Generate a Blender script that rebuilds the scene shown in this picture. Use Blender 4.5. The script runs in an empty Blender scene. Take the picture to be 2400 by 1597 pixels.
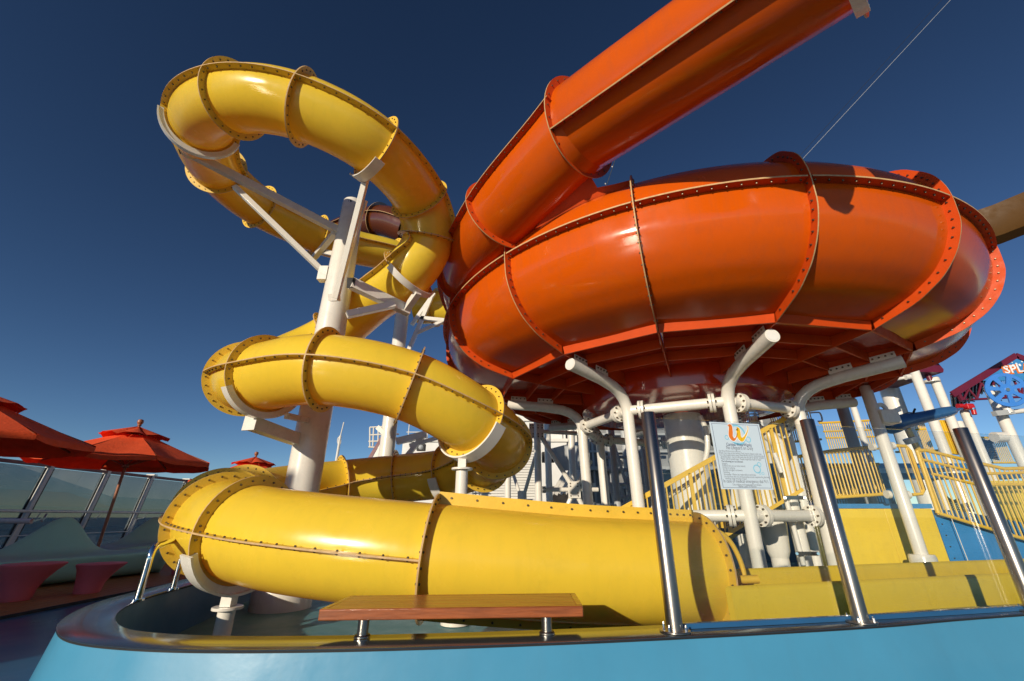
import bpy, math, random
import numpy as np
from mathutils import Vector
random.seed(7)
R_ = math.radians
scn = bpy.context.scene
col = scn.collection

# ---------------------------------------------------------------- camera, sky, sun, exposure
EYE = 1.0
FPX = 990.0
PITCH = R_(22.7)
cam = bpy.data.objects.new('camera', bpy.data.cameras.new('camera'))
col.objects.link(cam)
cam.data.sensor_width = 36.0
cam.data.lens = FPX / 2400 * 36.0
cam.location = (0, 0, EYE)
cam.rotation_euler = (math.pi / 2 + PITCH, 0, 0)
cam.data.clip_start = 0.05
cam.data.clip_end = 60000
scn.camera = cam

SUN_EL = 14.5        # degrees above the horizon
SUN_AZ = 30.0        # the light travels this many degrees to the right of +Y
world = bpy.data.worlds.new('World')
scn.world = world
world.use_nodes = True
wn = world.node_tree
bg = wn.nodes['Background']
sky = wn.nodes.new('ShaderNodeTexSky')
sky.sky_type = 'NISHITA'
sky.sun_disc = False
sky.sun_elevation = R_(SUN_EL)
sky.sun_rotation = R_(180 + SUN_AZ)
sky.altitude = 0
sky.air_density = 0.7
sky.dust_density = 0.0
sky.ozone_density = 3.5
# deep polarised blue of the photograph: contrast and white balance of the whole sky, alike in every direction
v1 = wn.nodes.new('ShaderNodeVectorMath'); v1.operation = 'SCALE'; v1.inputs['Scale'].default_value = 0.05
gm = wn.nodes.new('ShaderNodeGamma'); gm.inputs['Gamma'].default_value = 1.36
v2 = wn.nodes.new('ShaderNodeVectorMath'); v2.operation = 'MULTIPLY'; v2.inputs[1].default_value = (39.5, 33.5, 28.0)
wn.links.new(sky.outputs[0], v1.inputs[0]); wn.links.new(v1.outputs[0], gm.inputs[0]); wn.links.new(gm.outputs[0], v2.inputs[0]); wn.links.new(v2.outputs[0], bg.inputs[0])
bg.inputs[1].default_value = 0.1

sl = bpy.data.lights.new('sun', 'SUN')
sl.energy = 4.3
sl.angle = R_(0.5)
sl.color = (1.0, 0.87, 0.68)
sun = bpy.data.objects.new('sun', sl)
col.objects.link(sun)
ldir = Vector((math.sin(R_(SUN_AZ)) * math.cos(R_(SUN_EL)), math.cos(R_(SUN_AZ)) * math.cos(R_(SUN_EL)), -math.sin(R_(SUN_EL))))
sun.rotation_euler = ldir.to_track_quat('-Z', 'Y').to_euler()

scn.view_settings.view_transform = 'Standard'
scn.view_settings.look = 'None'
scn.view_settings.gamma = 1.0
scn.view_settings.exposure = 0.0
scn.render.engine = 'CYCLES'
scn.cycles.max_bounces = 8
scn.cycles.transparent_max_bounces = 24

# ---------------------------------------------------------------- surveying: picture measurements to metres
cP, sP = math.cos(PITCH), math.sin(PITCH)
def ray(px, py):
    cx = (px - 1200) / FPX; cy = (798.5 - py) / FPX
    return np.array([cx, cP - cy * sP, sP + cy * cP])
EYEV = np.array([0, 0, EYE])
def att(px, py, t): return EYEV + ray(px, py) * t
def at(px, py, Y): d = ray(px, py); return EYEV + d * (Y / d[1])
def atz(px, py, Z): d = ray(px, py); return EYEV + d * ((Z - EYE) / d[2])
def atplane(px, py, P, n):
    d = ray(px, py); P = np.array(P, float); n = np.array(n, float)
    return EYEV + d * (np.dot(P - EYEV, n) / np.dot(d, n))

# ---------------------------------------------------------------- materials
def mat(name, color, rough=0.4, metal=0.0, coat=0.0, var=0.10, scale=3.0, bump=0.0, bscale=40.0, rvar=0.1, spec=0.5, dirt=0.0, stretch=(1, 1, 1), trans=0.0, streak=0.0):
    m = bpy.data.materials.new(name); m.use_nodes = True
    nt = m.node_tree; b = nt.nodes['Principled BSDF']
    b.inputs['Metallic'].default_value = metal
    b.inputs['Coat Weight'].default_value = coat
    b.inputs['Coat Roughness'].default_value = 0.06
    b.inputs['Specular IOR Level'].default_value = spec
    tc = nt.nodes.new('ShaderNodeTexCoord')
    mp = nt.nodes.new('ShaderNodeMapping'); mp.inputs['Scale'].default_value = stretch
    nt.links.new(tc.outputs['Object'], mp.inputs[0])
    n1 = nt.nodes.new('ShaderNodeTexNoise'); n1.inputs['Scale'].default_value = scale; n1.inputs['Detail'].default_value = 6
    n1.inputs['Roughness'].default_value = 0.6
    nt.links.new(mp.outputs[0], n1.inputs['Vector'])
    mr = nt.nodes.new('ShaderNodeMapRange')
    mr.inputs['From Min'].default_value = 0.25; mr.inputs['From Max'].default_value = 0.75
    mr.inputs['To Min'].default_value = 1 - var; mr.inputs['To Max'].default_value = 1 + var
    nt.links.new(n1.outputs['Fac'], mr.inputs['Value'])
    vm = nt.nodes.new('ShaderNodeVectorMath'); vm.operation = 'SCALE'
    vm.inputs[0].default_value = color[:3]
    nt.links.new(mr.outputs[0], vm.inputs['Scale'])
    last = vm.outputs[0]
    if dirt > 0:
        n3 = nt.nodes.new('ShaderNodeTexNoise'); n3.inputs['Scale'].default_value = scale * 7; n3.inputs['Detail'].default_value = 8
        nt.links.new(mp.outputs[0], n3.inputs['Vector'])
        rp = nt.nodes.new('ShaderNodeMapRange'); rp.inputs['From Min'].default_value = 0.58; rp.inputs['From Max'].default_value = 0.72
        rp.inputs['To Min'].default_value = 0; rp.inputs['To Max'].default_value = dirt
        nt.links.new(n3.outputs['Fac'], rp.inputs['Value'])
        mx = nt.nodes.new('ShaderNodeMix'); mx.data_type = 'RGBA'
        nt.links.new(rp.outputs[0], mx.inputs[0]); nt.links.new(last, mx.inputs[6])
        mx.inputs[7].default_value = (color[0] * 0.45 + .03, color[1] * 0.45 + .025, color[2] * 0.45 + .02, 1)
        last = mx.outputs[2]
    if streak > 0:      # faint rain streaks and chalky fading
        ms_ = nt.nodes.new('ShaderNodeMapping'); ms_.inputs['Scale'].default_value = (7, 7, 0.55); nt.links.new(tc.outputs['Object'], ms_.inputs[0])
        ns = nt.nodes.new('ShaderNodeTexNoise'); ns.inputs['Scale'].default_value = 1.6; ns.inputs['Detail'].default_value = 7; ns.inputs['Roughness'].default_value = 0.65; nt.links.new(ms_.outputs[0], ns.inputs['Vector'])
        rs = nt.nodes.new('ShaderNodeMapRange'); rs.inputs['From Min'].default_value = 0.48; rs.inputs['From Max'].default_value = 0.72; rs.inputs['To Min'].default_value = 0; rs.inputs['To Max'].default_value = streak; nt.links.new(ns.outputs['Fac'], rs.inputs['Value'])
        mk = nt.nodes.new('ShaderNodeMix'); mk.data_type = 'RGBA'; nt.links.new(rs.outputs[0], mk.inputs[0]); nt.links.new(last, mk.inputs[6])
        mk.inputs[7].default_value = (color[0] * 0.62 + .04, color[1] * 0.62 + .035, color[2] * 0.62 + .03, 1); last = mk.outputs[2]
    nt.links.new(last, b.inputs['Base Color'])
    n2 = nt.nodes.new('ShaderNodeTexNoise'); n2.inputs['Scale'].default_value = scale * 2.3; n2.inputs['Detail'].default_value = 7
    nt.links.new(mp.outputs[0], n2.inputs['Vector'])
    m2 = nt.nodes.new('ShaderNodeMapRange')
    m2.inputs['From Min'].default_value = 0.3; m2.inputs['From Max'].default_value = 0.7
    m2.inputs['To Min'].default_value = max(rough * (1 - rvar * 2), 0.02); m2.inputs['To Max'].default_value = rough * (1 + rvar * 3)
    nt.links.new(n2.outputs['Fac'], m2.inputs['Value'])
    nt.links.new(m2.outputs[0], b.inputs['Roughness'])
    if bump > 0:
        n4 = nt.nodes.new('ShaderNodeTexNoise'); n4.inputs['Scale'].default_value = bscale; n4.inputs['Detail'].default_value = 3
        nt.links.new(mp.outputs[0], n4.inputs['Vector'])
        bp = nt.nodes.new('ShaderNodeBump'); bp.inputs['Strength'].default_value = bump; bp.inputs['Distance'].default_value = 0.02
        nt.links.new(n4.outputs['Fac'], bp.inputs['Height'])
        nt.links.new(bp.outputs[0], b.inputs['Normal'])
        if coat: nt.links.new(bp.outputs[0], b.inputs['Coat Normal'])
    if trans > 0:      # fibreglass lets a little light through
        tr = nt.nodes.new('ShaderNodeBsdfTranslucent'); sq = nt.nodes.new('ShaderNodeVectorMath'); sq.operation = 'MULTIPLY'; nt.links.new(last, sq.inputs[0]); nt.links.new(last, sq.inputs[1]); sw = nt.nodes.new('ShaderNodeVectorMath'); sw.operation = 'MULTIPLY'; sw.inputs[1].default_value = (1.0, 0.72, 0.4); nt.links.new(sq.outputs[0], sw.inputs[0]); nt.links.new(sw.outputs[0], tr.inputs[0])
        ms = nt.nodes.new('ShaderNodeMixShader'); ms.inputs[0].default_value = trans
        out = nt.nodes['Material Output']
        nt.links.new(b.outputs[0], ms.inputs[1]); nt.links.new(tr.outputs[0], ms.inputs[2]); nt.links.new(ms.outputs[0], out.inputs[0])
    return m

Y_ = mat('yellow_gelcoat', (0.98, 0.735, 0.06), 0.20, coat=0.0, var=0.05, scale=1.1, bump=0.05, bscale=3.5, dirt=0.07, rvar=0.25, trans=0.28, streak=0.12)
Y2 = mat('yellow_solid_panel', (0.84, 0.60, 0.05), 0.30, var=0.06, scale=1.5, bump=0.04, bscale=6, dirt=0.12, rvar=0.2, streak=0.25)
YF = mat('yellow_flange', (0.78, 0.50, 0.05), 0.42, coat=0.15, var=0.10, scale=4, bump=0.1, bscale=60, dirt=0.18)
O_ = mat('orange_gelcoat', (0.66, 0.100, 0.003), 0.15, coat=0.0, var=0.10, scale=0.8, bump=0.05, bscale=3, rvar=0.3, spec=0.42, streak=0.25, dirt=0.08, trans=0.1)
OF = mat('orange_flange', (0.58, 0.065, 0.005), 0.5, spec=0.25, coat=0.0, var=0.10, scale=4, bump=0.08, bscale=60, dirt=0.15)
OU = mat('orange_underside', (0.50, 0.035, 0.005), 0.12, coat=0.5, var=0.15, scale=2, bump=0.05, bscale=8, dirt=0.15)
EDGE = mat('raw_laminate_edge', (0.55, 0.36, 0.17), 0.6, var=0.25, scale=20)
W_ = mat('white_gloss_paint', (0.80, 0.77, 0.70), 0.28, streak=0.2, coat=0.3, var=0.04, scale=3, bump=0.03, bscale=30, dirt=0.06)
WD = mat('white_deck_paint', (0.74, 0.74, 0.72), 0.5, var=0.06, scale=2, bump=0.05, bscale=20, dirt=0.1)
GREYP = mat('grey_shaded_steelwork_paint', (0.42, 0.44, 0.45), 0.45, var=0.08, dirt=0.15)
DARK = mat('dark_rubber', (0.018, 0.018, 0.02), 0.6, var=0.3)
BLACKM = mat('dark_interior', (0.015, 0.013, 0.012), 0.7, var=0.3)
BOLT = mat('bolt_steel', (0.16, 0.12, 0.08), 0.4, metal=0.8, var=0.3, scale=40)
STEEL = mat('brushed_steel', (0.38, 0.345, 0.31), 0.30, metal=1.0, var=0.08, scale=5, bump=0.02, bscale=90, stretch=(1, 1, 0.08))
CAPM = mat('polished_cap_laminate', (0.24, 0.28, 0.30), 0.17, metal=0.85, coat=0.0, var=0.2, scale=3, bump=0.012, bscale=6, dirt=0.1, stretch=(0.4, 1, 1))
CHROME = mat('chrome', (0.8, 0.8, 0.8), 0.06, metal=1.0, var=0.03)
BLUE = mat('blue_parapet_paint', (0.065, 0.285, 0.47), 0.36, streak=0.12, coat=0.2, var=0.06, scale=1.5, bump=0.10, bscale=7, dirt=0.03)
BLUED = mat('blue_deck_coating', (0.03, 0.14, 0.27), 0.30, coat=0.2, var=0.22, scale=0.7, bump=0.06, bscale=30, dirt=0.2)
BLUEP = mat('blue_play_panel', (0.045, 0.24, 0.55), 0.35, coat=0.3, var=0.14, scale=2.2, bump=0.03, bscale=10)
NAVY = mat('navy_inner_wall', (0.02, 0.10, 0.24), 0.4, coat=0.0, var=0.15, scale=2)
TEAL = mat('teal_pool_floor', (0.12, 0.30, 0.34), 0.45, var=0.12, scale=2, bump=0.35, bscale=130, dirt=0.15)
SOFA = mat('teal_molded_plastic', (0.36, 0.70, 0.60), 0.5, var=0.06, scale=2, bump=0.06, bscale=150, dirt=0.05)
PINK = mat('pink_molded_plastic', (0.85, 0.17, 0.19), 0.45, var=0.08, scale=3, bump=0.08, bscale=120, dirt=0.05)
CANV = mat('red_orange_canvas', (0.92, 0.105, 0.022), 0.8, var=0.12, scale=6, bump=0.3, bscale=35, trans=0.15)
WOODD = mat('teak_deck', (0.42, 0.17, 0.05), 0.5, var=0.3, scale=3, bump=0.15, bscale=50, stretch=(6, 0.5, 1))
WOODP = mat('umbrella_pole_wood', (0.32, 0.11, 0.045), 0.4, coat=0.3, var=0.3, scale=5, stretch=(4, 4, .5))
BENCHT = mat('varnished_bench_wood', (0.36, 0.13, 0.035), 0.32, coat=0.12, var=0.35, scale=5, bump=0.05, bscale=30, stretch=(0.5, 9, 9))
BENCHF = mat('red_bench_edge_wood', (0.30, 0.085, 0.024), 0.3, coat=0.4, var=0.45, scale=6, bump=0.08, bscale=50, stretch=(0.6, 5, 9))
BROWN = mat('brown_gelcoat', (0.11, 0.028, 0.005), 0.2, coat=0.9, var=0.1, scale=2)
PURP = mat('maroon_roof_paint', (0.14, 0.012, 0.035), 0.4, var=0.12, scale=3)
RED = mat('red_valve_paint', (0.5, 0.012, 0.015), 0.3, coat=0.5, var=0.1)
WHEEL = mat('blue_wheel_paint', (0.045, 0.22, 0.68), 0.4, coat=0.2, var=0.06)
BLUET = mat('blue_cannon_plastic', (0.03, 0.12, 0.30), 0.35, coat=0.4, var=0.15, scale=6)
SIDING = mat('white_siding_paint', (0.76, 0.74, 0.68), 0.5, var=0.05, scale=2, dirt=0.1)
OCEAN = mat('ocean_water', (0.012, 0.05, 0.11), 0.25, var=0.2, scale=0.01, bump=0.6, bscale=0.3)
SIGNM = mat('sign_print_white', (0.60, 0.71, 0.80), 0.35, var=0.02, coat=0.3)
def flat(name, c, rough=0.5): return mat(name, c, rough, var=0.03)
INKN = flat('navy_ink', (0.03, 0.05, 0.14)); INKG = flat('grey_ink', (0.10, 0.12, 0.17)); INKO = flat('orange_ink', (0.78, 0.20, 0.02))
INKY = flat('yellow_ink', (0.85, 0.50, 0.01)); INKB = flat('light_blue_ink', (0.22, 0.58, 0.76)); INKW = flat('white_ink', (0.86, 0.88, 0.90))

def glassmat(name, tint, gloss=0.08, rough=0.0):
    m = bpy.data.materials.new(name); m.use_nodes = True; nt = m.node_tree; nt.nodes.clear()
    out = nt.nodes.new('ShaderNodeOutputMaterial'); t = nt.nodes.new('ShaderNodeBsdfTransparent'); t.inputs[0].default_value = (*tint, 1)
    g = nt.nodes.new('ShaderNodeBsdfGlossy'); g.inputs['Roughness'].default_value = rough; g.inputs['Color'].default_value = (.9, .93, .95, 1)
    lw = nt.nodes.new('ShaderNodeLayerWeight'); lw.inputs[0].default_value = 0.5
    pw = nt.nodes.new('ShaderNodeMath'); pw.operation = 'POWER'; pw.inputs[1].default_value = 4.0; nt.links.new(lw.outputs['Facing'], pw.inputs[0])
    fr = nt.nodes.new('ShaderNodeMath'); fr.operation = 'MULTIPLY_ADD'; fr.inputs[1].default_value = 0.8; fr.inputs[2].default_value = 0.03; nt.links.new(pw.outputs[0], fr.inputs[0])
    n = nt.nodes.new('ShaderNodeTexNoise'); n.inputs['Scale'].default_value = 2.5; n.inputs['Detail'].default_value = 5
    a = nt.nodes.new('ShaderNodeMath'); a.operation = 'MULTIPLY_ADD'; a.inputs[1].default_value = gloss; nt.links.new(n.outputs['Fac'], a.inputs[0]); nt.links.new(fr.outputs[0], a.inputs[2])
    mx = nt.nodes.new('ShaderNodeMixShader'); nt.links.new(a.outputs[0], mx.inputs[0]); nt.links.new(t.outputs[0], mx.inputs[1]); nt.links.new(g.outputs[0], mx.inputs[2])
    nt.links.new(mx.outputs[0], out.inputs[0]); return m
GLASS = glassmat('clear_screen_glass', (0.945, 0.96, 0.955), 0.03)
TGLASS = glassmat('tinted_windscreen_glass', (0.42, 0.46, 0.49), 0.10)
DGLASS = glassmat('dark_window_glass', (0.10, 0.12, 0.15), 0.1)

# ---------------------------------------------------------------- mesh building helpers
def nrm(v): v = np.array(v, float); return v / max(np.linalg.norm(v), 1e-9)
def basis(d):
    d = nrm(d); a = np.array([0, 0, 1.0]) if abs(d[2]) < 0.9 else np.array([1.0, 0, 0])
    s = nrm(np.cross(d, a)); return s, np.cross(s, d)
class M:
    def __init__(s): s.v = []; s.f = []
    def add(s, V, F):
        o = len(s.v); s.v += [tuple(map(float, p)) for p in V]; s.f += [tuple(i + o for i in f) for f in F]; return s
    def hexa(s, P):     # 8 corners, bottom 4 then top 4
        return s.add(P, [(3, 2, 1, 0), (4, 5, 6, 7), (0, 1, 5, 4), (1, 2, 6, 5), (2, 3, 7, 6), (3, 0, 4, 7)])
    def box(s, x0, x1, y0, y1, z0, z1):
        return s.hexa([(x0, y0, z0), (x1, y0, z0), (x1, y1, z0), (x0, y1, z0), (x0, y0, z1), (x1, y0, z1), (x1, y1, z1), (x0, y1, z1)])
    def bar(s, p, q, w, h=None, up=None, ends=(0, 0)):   # rectangular beam
        h = h or w; p = np.array(p, float); q = np.array(q, float); d = nrm(q - p)
        if up is None: a, b = basis(d)
        else: a = nrm(np.cross(d, up)); b = np.cross(a, d)
        P = []
        for c in (p, q):
            for i, j in ((-1, -1), (1, -1), (1, 1), (-1, 1)): P.append(c + a * i * w / 2 + b * j * h / 2)
        return s.hexa(P)
    def cyl(s, p, q, r, r2=None, n=16, cap=True):
        r2 = r if r2 is None else r2; p = np.array(p, float); q = np.array(q, float); a, b = basis(q - p); V = []
        for c, rr in ((p, r), (q, r2)):
            for i in range(n):
                t = 2 * math.pi * i / n; V.append(c + a * rr * math.cos(t) + b * rr * math.sin(t))
        F = [(i, (i + 1) % n, n + (i + 1) % n, n + i) for i in range(n)]
        if cap: F += [tuple(range(n))[::-1], tuple(range(n, 2 * n))]
        return s.add(V, F)
    def lathe(s, prof, c=(0, 0, 0), n=24, ax=None):     # profile of (r, h)
        c = np.array(c, float)
        if ax is None: a, b, d = np.array([1., 0, 0]), np.array([0, 1., 0]), np.array([0, 0, 1.])
        else: d = nrm(ax); a, b = basis(d)
        V = []
        for r, h in prof:
            for i in range(n):
                t = 2 * math.pi * i / n; V.append(c + d * h + a * r * math.cos(t) + b * r * math.sin(t))
        F = [(k * n + i, k * n + (i + 1) % n, (k + 1) * n + (i + 1) % n, (k + 1) * n + i) for k in range(len(prof) - 1) for i in range(n)]
        return s.add(V, F)
    def tube(s, path, r, n=12, cap=True):
        P = [np.array(p, float) for p in path]; V = []; prev = None
        for k, p in enumerate(P):
            d = nrm(P[min(k + 1, len(P) - 1)] - P[max(k - 1, 0)])
            if prev is None: a, b = basis(d)
            else: a = nrm(prev - d * np.dot(prev, d)); b = np.cross(a, d)
            prev = a
            for i in range(n):
                t = 2 * math.pi * i / n; V.append(p + a * r * math.cos(t) + b * r * math.sin(t))
        m = len(P)
        F = [(k * n + i, k * n + (i + 1) % n, (k + 1) * n + (i + 1) % n, (k + 1) * n + i) for k in range(m - 1) for i in range(n)]
        if cap: F += [tuple(range(n))[::-1], tuple(range((m - 1) * n, m * n))]
        return s.add(V, F)
    def prism(s, poly, n, th):      # planar polygon (3-D points) extruded th along n
        n = nrm(n) * th; k = len(poly); V = [np.array(p, float) for p in poly]; V = V + [p + n for p in V]
        F = [tuple(range(k))[::-1], tuple(range(k, 2 * k))] + [(i, (i + 1) % k, k + (i + 1) % k, k + i) for i in range(k)]
        return s.add(V, F)
    def bolt(s, p, n, r=0.0105, h=0.012):
        p = np.array(p, float); n = nrm(n); return s.cyl(p, p + n * h, r, r * 0.75, 6)
    def grid(s, rows, close=False):
        n = len(rows[0]); V = [p for r in rows for p in r]
        F = [(k * n + i, k * n + (i + 1) % n, (k + 1) * n + (i + 1) % n, (k + 1) * n + i) for k in range(len(rows) - 1) for i in range(n if close else n - 1)]
        return s.add(V, F)

def meta(o, label=None, cat=None, group=None, kind=None):
    if label: o['label'] = label
    if cat: o['category'] = cat
    if group: o['group'] = group
    if kind: o['kind'] = kind
    return o
def wloc(o):
    p = np.zeros(3)
    while o is not None: p += np.array(o.location); o = o.parent
    return p
def thing(name, label, cat, loc=(0, 0, 0), group=None):
    o = bpy.data.objects.new(name, None); o.empty_display_size = 0.1; col.objects.link(o); o.location = tuple(float(x) for x in loc)
    return meta(o, label, cat, group)
def obj(name, mb, m, parent=None, sharp=35, bevel=0, sub=0, kind=None, label=None, loc=None, edge=None):
    me = bpy.data.meshes.new(name)
    off = wloc(parent) if parent is not None else np.zeros(3)
    if loc is not None: off = off + np.array(loc, float)
    V = (np.array(mb.v) - off)
    me.from_pydata([tuple(p) for p in V], [], mb.f); me.validate()
    me.polygons.foreach_set('use_smooth', [True] * len(me.polygons))
    me.set_sharp_from_angle(angle=R_(sharp))
    me.materials.append(m)
    if edge:
        me.materials.append(EDGE)
        for i, p in enumerate(me.polygons):
            if edge(i): p.material_index = 1
    o = bpy.data.objects.new(name, me); col.objects.link(o)
    if parent is not None: o.parent = parent
    if loc is not None: o.location = loc
    if bevel: b = o.modifiers.new('bevel', 'BEVEL'); b.width = bevel; b.segments = 2; b.limit_method = 'ANGLE'
    if sub: b = o.modifiers.new('sub', 'SUBSURF'); b.levels = sub; b.render_levels = sub
    return meta(o, label, kind=kind)
def struct(name, mb, m, **k): o = obj(name, mb, m, **k); o['kind'] = 'structure'; return o
def copytree(root, loc, label, group=None, rz=0, scale=1):
    r = root.copy(); col.objects.link(r); r.location = tuple(float(x) for x in loc); r.rotation_euler[2] = rz; r.scale = (scale,) * 3
    r['label'] = label
    if group: r['group'] = group
    def rec(a, b):
        for ch in list(a.children):
            c = ch.copy(); col.objects.link(c); c.parent = b; rec(ch, c)
    rec(root, r); return r
def catmull(P, n=10):
    P = [np.array(p, float) for p in P]; Q = [2 * P[0] - P[1]] + P + [2 * P[-1] - P[-2]]; out = []
    for i in range(1, len(Q) - 2):
        for k in range(n):
            t = k / n; a, b, c, d = Q[i - 1:i + 3]
            out.append(0.5 * ((2 * b) + (-a + c) * t + (2 * a - 5 * b + 4 * c - d) * t * t + (-a + 3 * b - 3 * c + d) * t ** 3))
    out.append(P[-1]); return out

# ---------------------------------------------------------------- enclosed flume builder
class Flume:
    def __init__(s, ctrl, R, n=10):
        s.P = catmull(ctrl, n); s.n = n; s.fr = []
        s.Rk = list(np.interp(np.linspace(0, len(ctrl) - 1, len(s.P)), range(len(ctrl)), R)) if isinstance(R, (list, tuple)) else [R] * len(s.P)
        for k in range(len(s.P)):
            T = nrm(s.P[min(k + 1, len(s.P) - 1)] - s.P[max(k - 1, 0)])
            S = nrm(np.cross(T, (0, 0, 1))); s.fr.append((T, S, np.cross(S, T)))
    def pt(s, k, r, a):
        T, S, U = s.fr[k]; return s.P[k] + S * r * math.cos(a) + U * r * math.sin(a)
    def section(s, k0, k1, root, m, n=48, inner=False):
        rows = [[s.pt(k, s.Rk[k], 2 * math.pi * i / n) for i in range(n)] for k in range(k0, k1 + 1)]
        mb = M().grid(rows, True)
        if inner: mb.grid([[s.pt(k, s.Rk[k] - .02, 2 * math.pi * i / n) for i in range(n)] for k in range(k1, k0 - 1, -1)], True)
        return obj('tube_section', mb, m, root, sharp=60)
    def ring(s, k, root, m, w, bolts=None, th=0.014, n=56, nb=26):
        T = s.fr[k][0]; mb = M(); P = []
        for off in (-th / 2, th / 2):
            for r in (s.Rk[k] - .01, s.Rk[k] + w): P.append([s.pt(k, r, 2 * math.pi * i / n) + T * off for i in range(n)])
        mb.grid([P[0], P[1], P[3], P[2], P[0]], True)
        o = obj('ring_flange', mb, m, root, sharp=40, edge=lambda i: n <= i < 2 * n)
        if bolts is not None:
            for i in range(nb):
                p = s.pt(k, s.Rk[k] + w * .5, 2 * math.pi * (i + .5) / nb)
                for sg in (-1, 1): bolts.bolt(p + T * sg * th / 2, T * sg)
        return o
    def seam(s, k0, k1, ang, root, m, w, bolts=None, th=0.013, nb=9):
        rows = []
        for k in range(k0, k1 + 1):
            T, S, U = s.fr[k]; d = S * math.cos(ang) + U * math.sin(ang); e = np.cross(d, T)
            c0 = s.P[k] + d * (s.Rk[k] - .005); c1 = s.P[k] + d * (s.Rk[k] + w)
            rows.append([c0 + e * th / 2, c1 + e * th / 2, c1 - e * th / 2, c0 - e * th / 2])
        mb = M().grid(rows, True); mb.f += [(3, 2, 1, 0), tuple(len(mb.v) - 4 + i for i in range(4))]
        o = obj('seam_flange', mb, m, root, sharp=40, edge=lambda i: i % 4 == 1 and i < 4 * (k1 - k0))
        if bolts is not None:
            for i in range(nb):
                f = k0 + (k1 - k0) * (i + .5) / nb; k = int(f)
                T, S, U = s.fr[k]; d = S * math.cos(ang) + U * math.sin(ang); e = np.cross(d, T)
                p = s.P[k] + (s.P[min(k + 1, len(s.P) - 1)] - s.P[k]) * (f - k) + d * (s.Rk[k] + w * .55)
                for sg in (-1, 1): bolts.bolt(p + e * sg * th / 2, e * sg)
        return o
    def saddle(s, k, w, a0, a1, mb, wid=0.14, th=0.02, n=20):   # white channel cradling a ring
        T = s.fr[k][0]; r0 = s.Rk[k] + w + .004
        rows = []
        for i in range(n + 1):
            a = R_(a0 + (a1 - a0) * i / n)
            rows.append([s.pt(k, r0, a) - T * wid / 2, s.pt(k, r0, a) + T * wid / 2, s.pt(k, r0 + th, a) + T * wid / 2, s.pt(k, r0 + th, a) - T * wid / 2])
        mb.grid(rows, True); L = len(mb.v); mb.f += [(L - 1, L - 2, L - 3, L - 4), tuple(L - 4 * (n + 1) + i for i in range(4))]
        rows = []
        for i in range(n + 1):
            a = R_(a0 + (a1 - a0) * i / n)
            rows.append([s.pt(k, r0 - .055, a) + T * .022, s.pt(k, r0 + .002, a) + T * .022, s.pt(k, r0 + .002, a) + T * .036, s.pt(k, r0 - .055, a) + T * .036])
        mb.grid(rows, True)
        return s.pt(k, r0 + th, R_(270))

# ================================================================ THE SETTING
struct('ocean', M().box(-40000, 40000, -40000, 40000, -30, -25), OCEAN)
struct('deck', M().box(-13.2, 40, -60, 60, -0.6, 0.0), BLUED)

OUT = [(14, 5.73), (8, 4.38), (3.48, 3.36), (2.2, 3.02), (.95, 2.77), (0, 2.62), (-.84, 2.53), (-1.5, 2.51), (-1.95, 2.56), (-2.32, 2.68), (-2.62, 2.90), (-2.88, 3.2),
       (-3.10, 3.58), (-3.24, 4.0), (-3.32, 4.5), (-3.42, 5.0), (-3.6, 6), (-3.9, 8), (-4.3, 11)]
OUT = catmull([(x, y, 0) for x, y in OUT], 6)
def offs(path, d):
    out = []
    for k, p in enumerate(path):
        T = nrm(path[min(k + 1, len(path) - 1)] - path[max(k - 1, 0)]); out.append(p + np.array([T[1], -T[0], 0]) * d)
    return out
def zed(path, z): return [np.array([p[0], p[1], z]) for p in path]
IN = offs(OUT, 0.25)
struct('pool_floor', M().add(zed(IN, .006) + [(14, 30, .006)], [tuple(range(len(IN) + 1))[::-1]]), TEAL)
par = thing('parapet', 'low glossy blue curved parapet wall with a polished flat top', 'wall', (0, 2.6, 0))
m = M().grid([[a, b] for a, b in zip(zed(offs(OUT, -.07), 0.0), zed(offs(OUT, -.002), .388))])
obj('outer_face', m, BLUE, par, sharp=60)
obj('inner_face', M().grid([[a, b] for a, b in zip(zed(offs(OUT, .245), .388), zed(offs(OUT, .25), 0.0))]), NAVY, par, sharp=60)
rows = []
prof = [(-.008, .392), (-.010, .397), (-.004, .4), (.250, .4), (.256, .397), (.255, .392)]
rows = list(zip(*[zed(offs(OUT, d), z) for d, z in prof]))
obj('flat_top', M().grid([list(r) for r in rows], True), CAPM, par, sharp=30)
prof = [(-.008, .384), (-.009, .3915), (.2545, .3915), (.252, .384)]
rows = list(zip(*[zed(offs(OUT, d), z) for d, z in prof]))
obj('edge_trim', M().grid([list(r) for r in rows], True), DARK, par, sharp=30)

# teak deck on the left, board by board
wd = meta(bpy.data.objects.new('wood_deck', None), kind='structure'); col.objects.link(wd); wd.location = (-5.45, 4, 0)
bd = None
for i in range(40):
    x = -5.5 - i * .14
    if bd is None: bd = obj('deck_board', M().box(-.065, .065, -14, 16, 0, .028), WOODD, wd, loc=(0, 0, 0)); mesh0 = bd.data; 
    else:
        bd = bpy.data.objects.new('deck_board', mesh0); col.objects.link(bd); bd.parent = wd
    bd.location = (x + 5.45, 0, .002)
# mesh was authored about its own origin
for v in mesh0.vertices: v.co.x += -5.45; v.co.y += 4
m = M().box(-5.43, -5.40, -10, 20, 0, .032); struct('deck_edge_strip', m, DARK)

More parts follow.
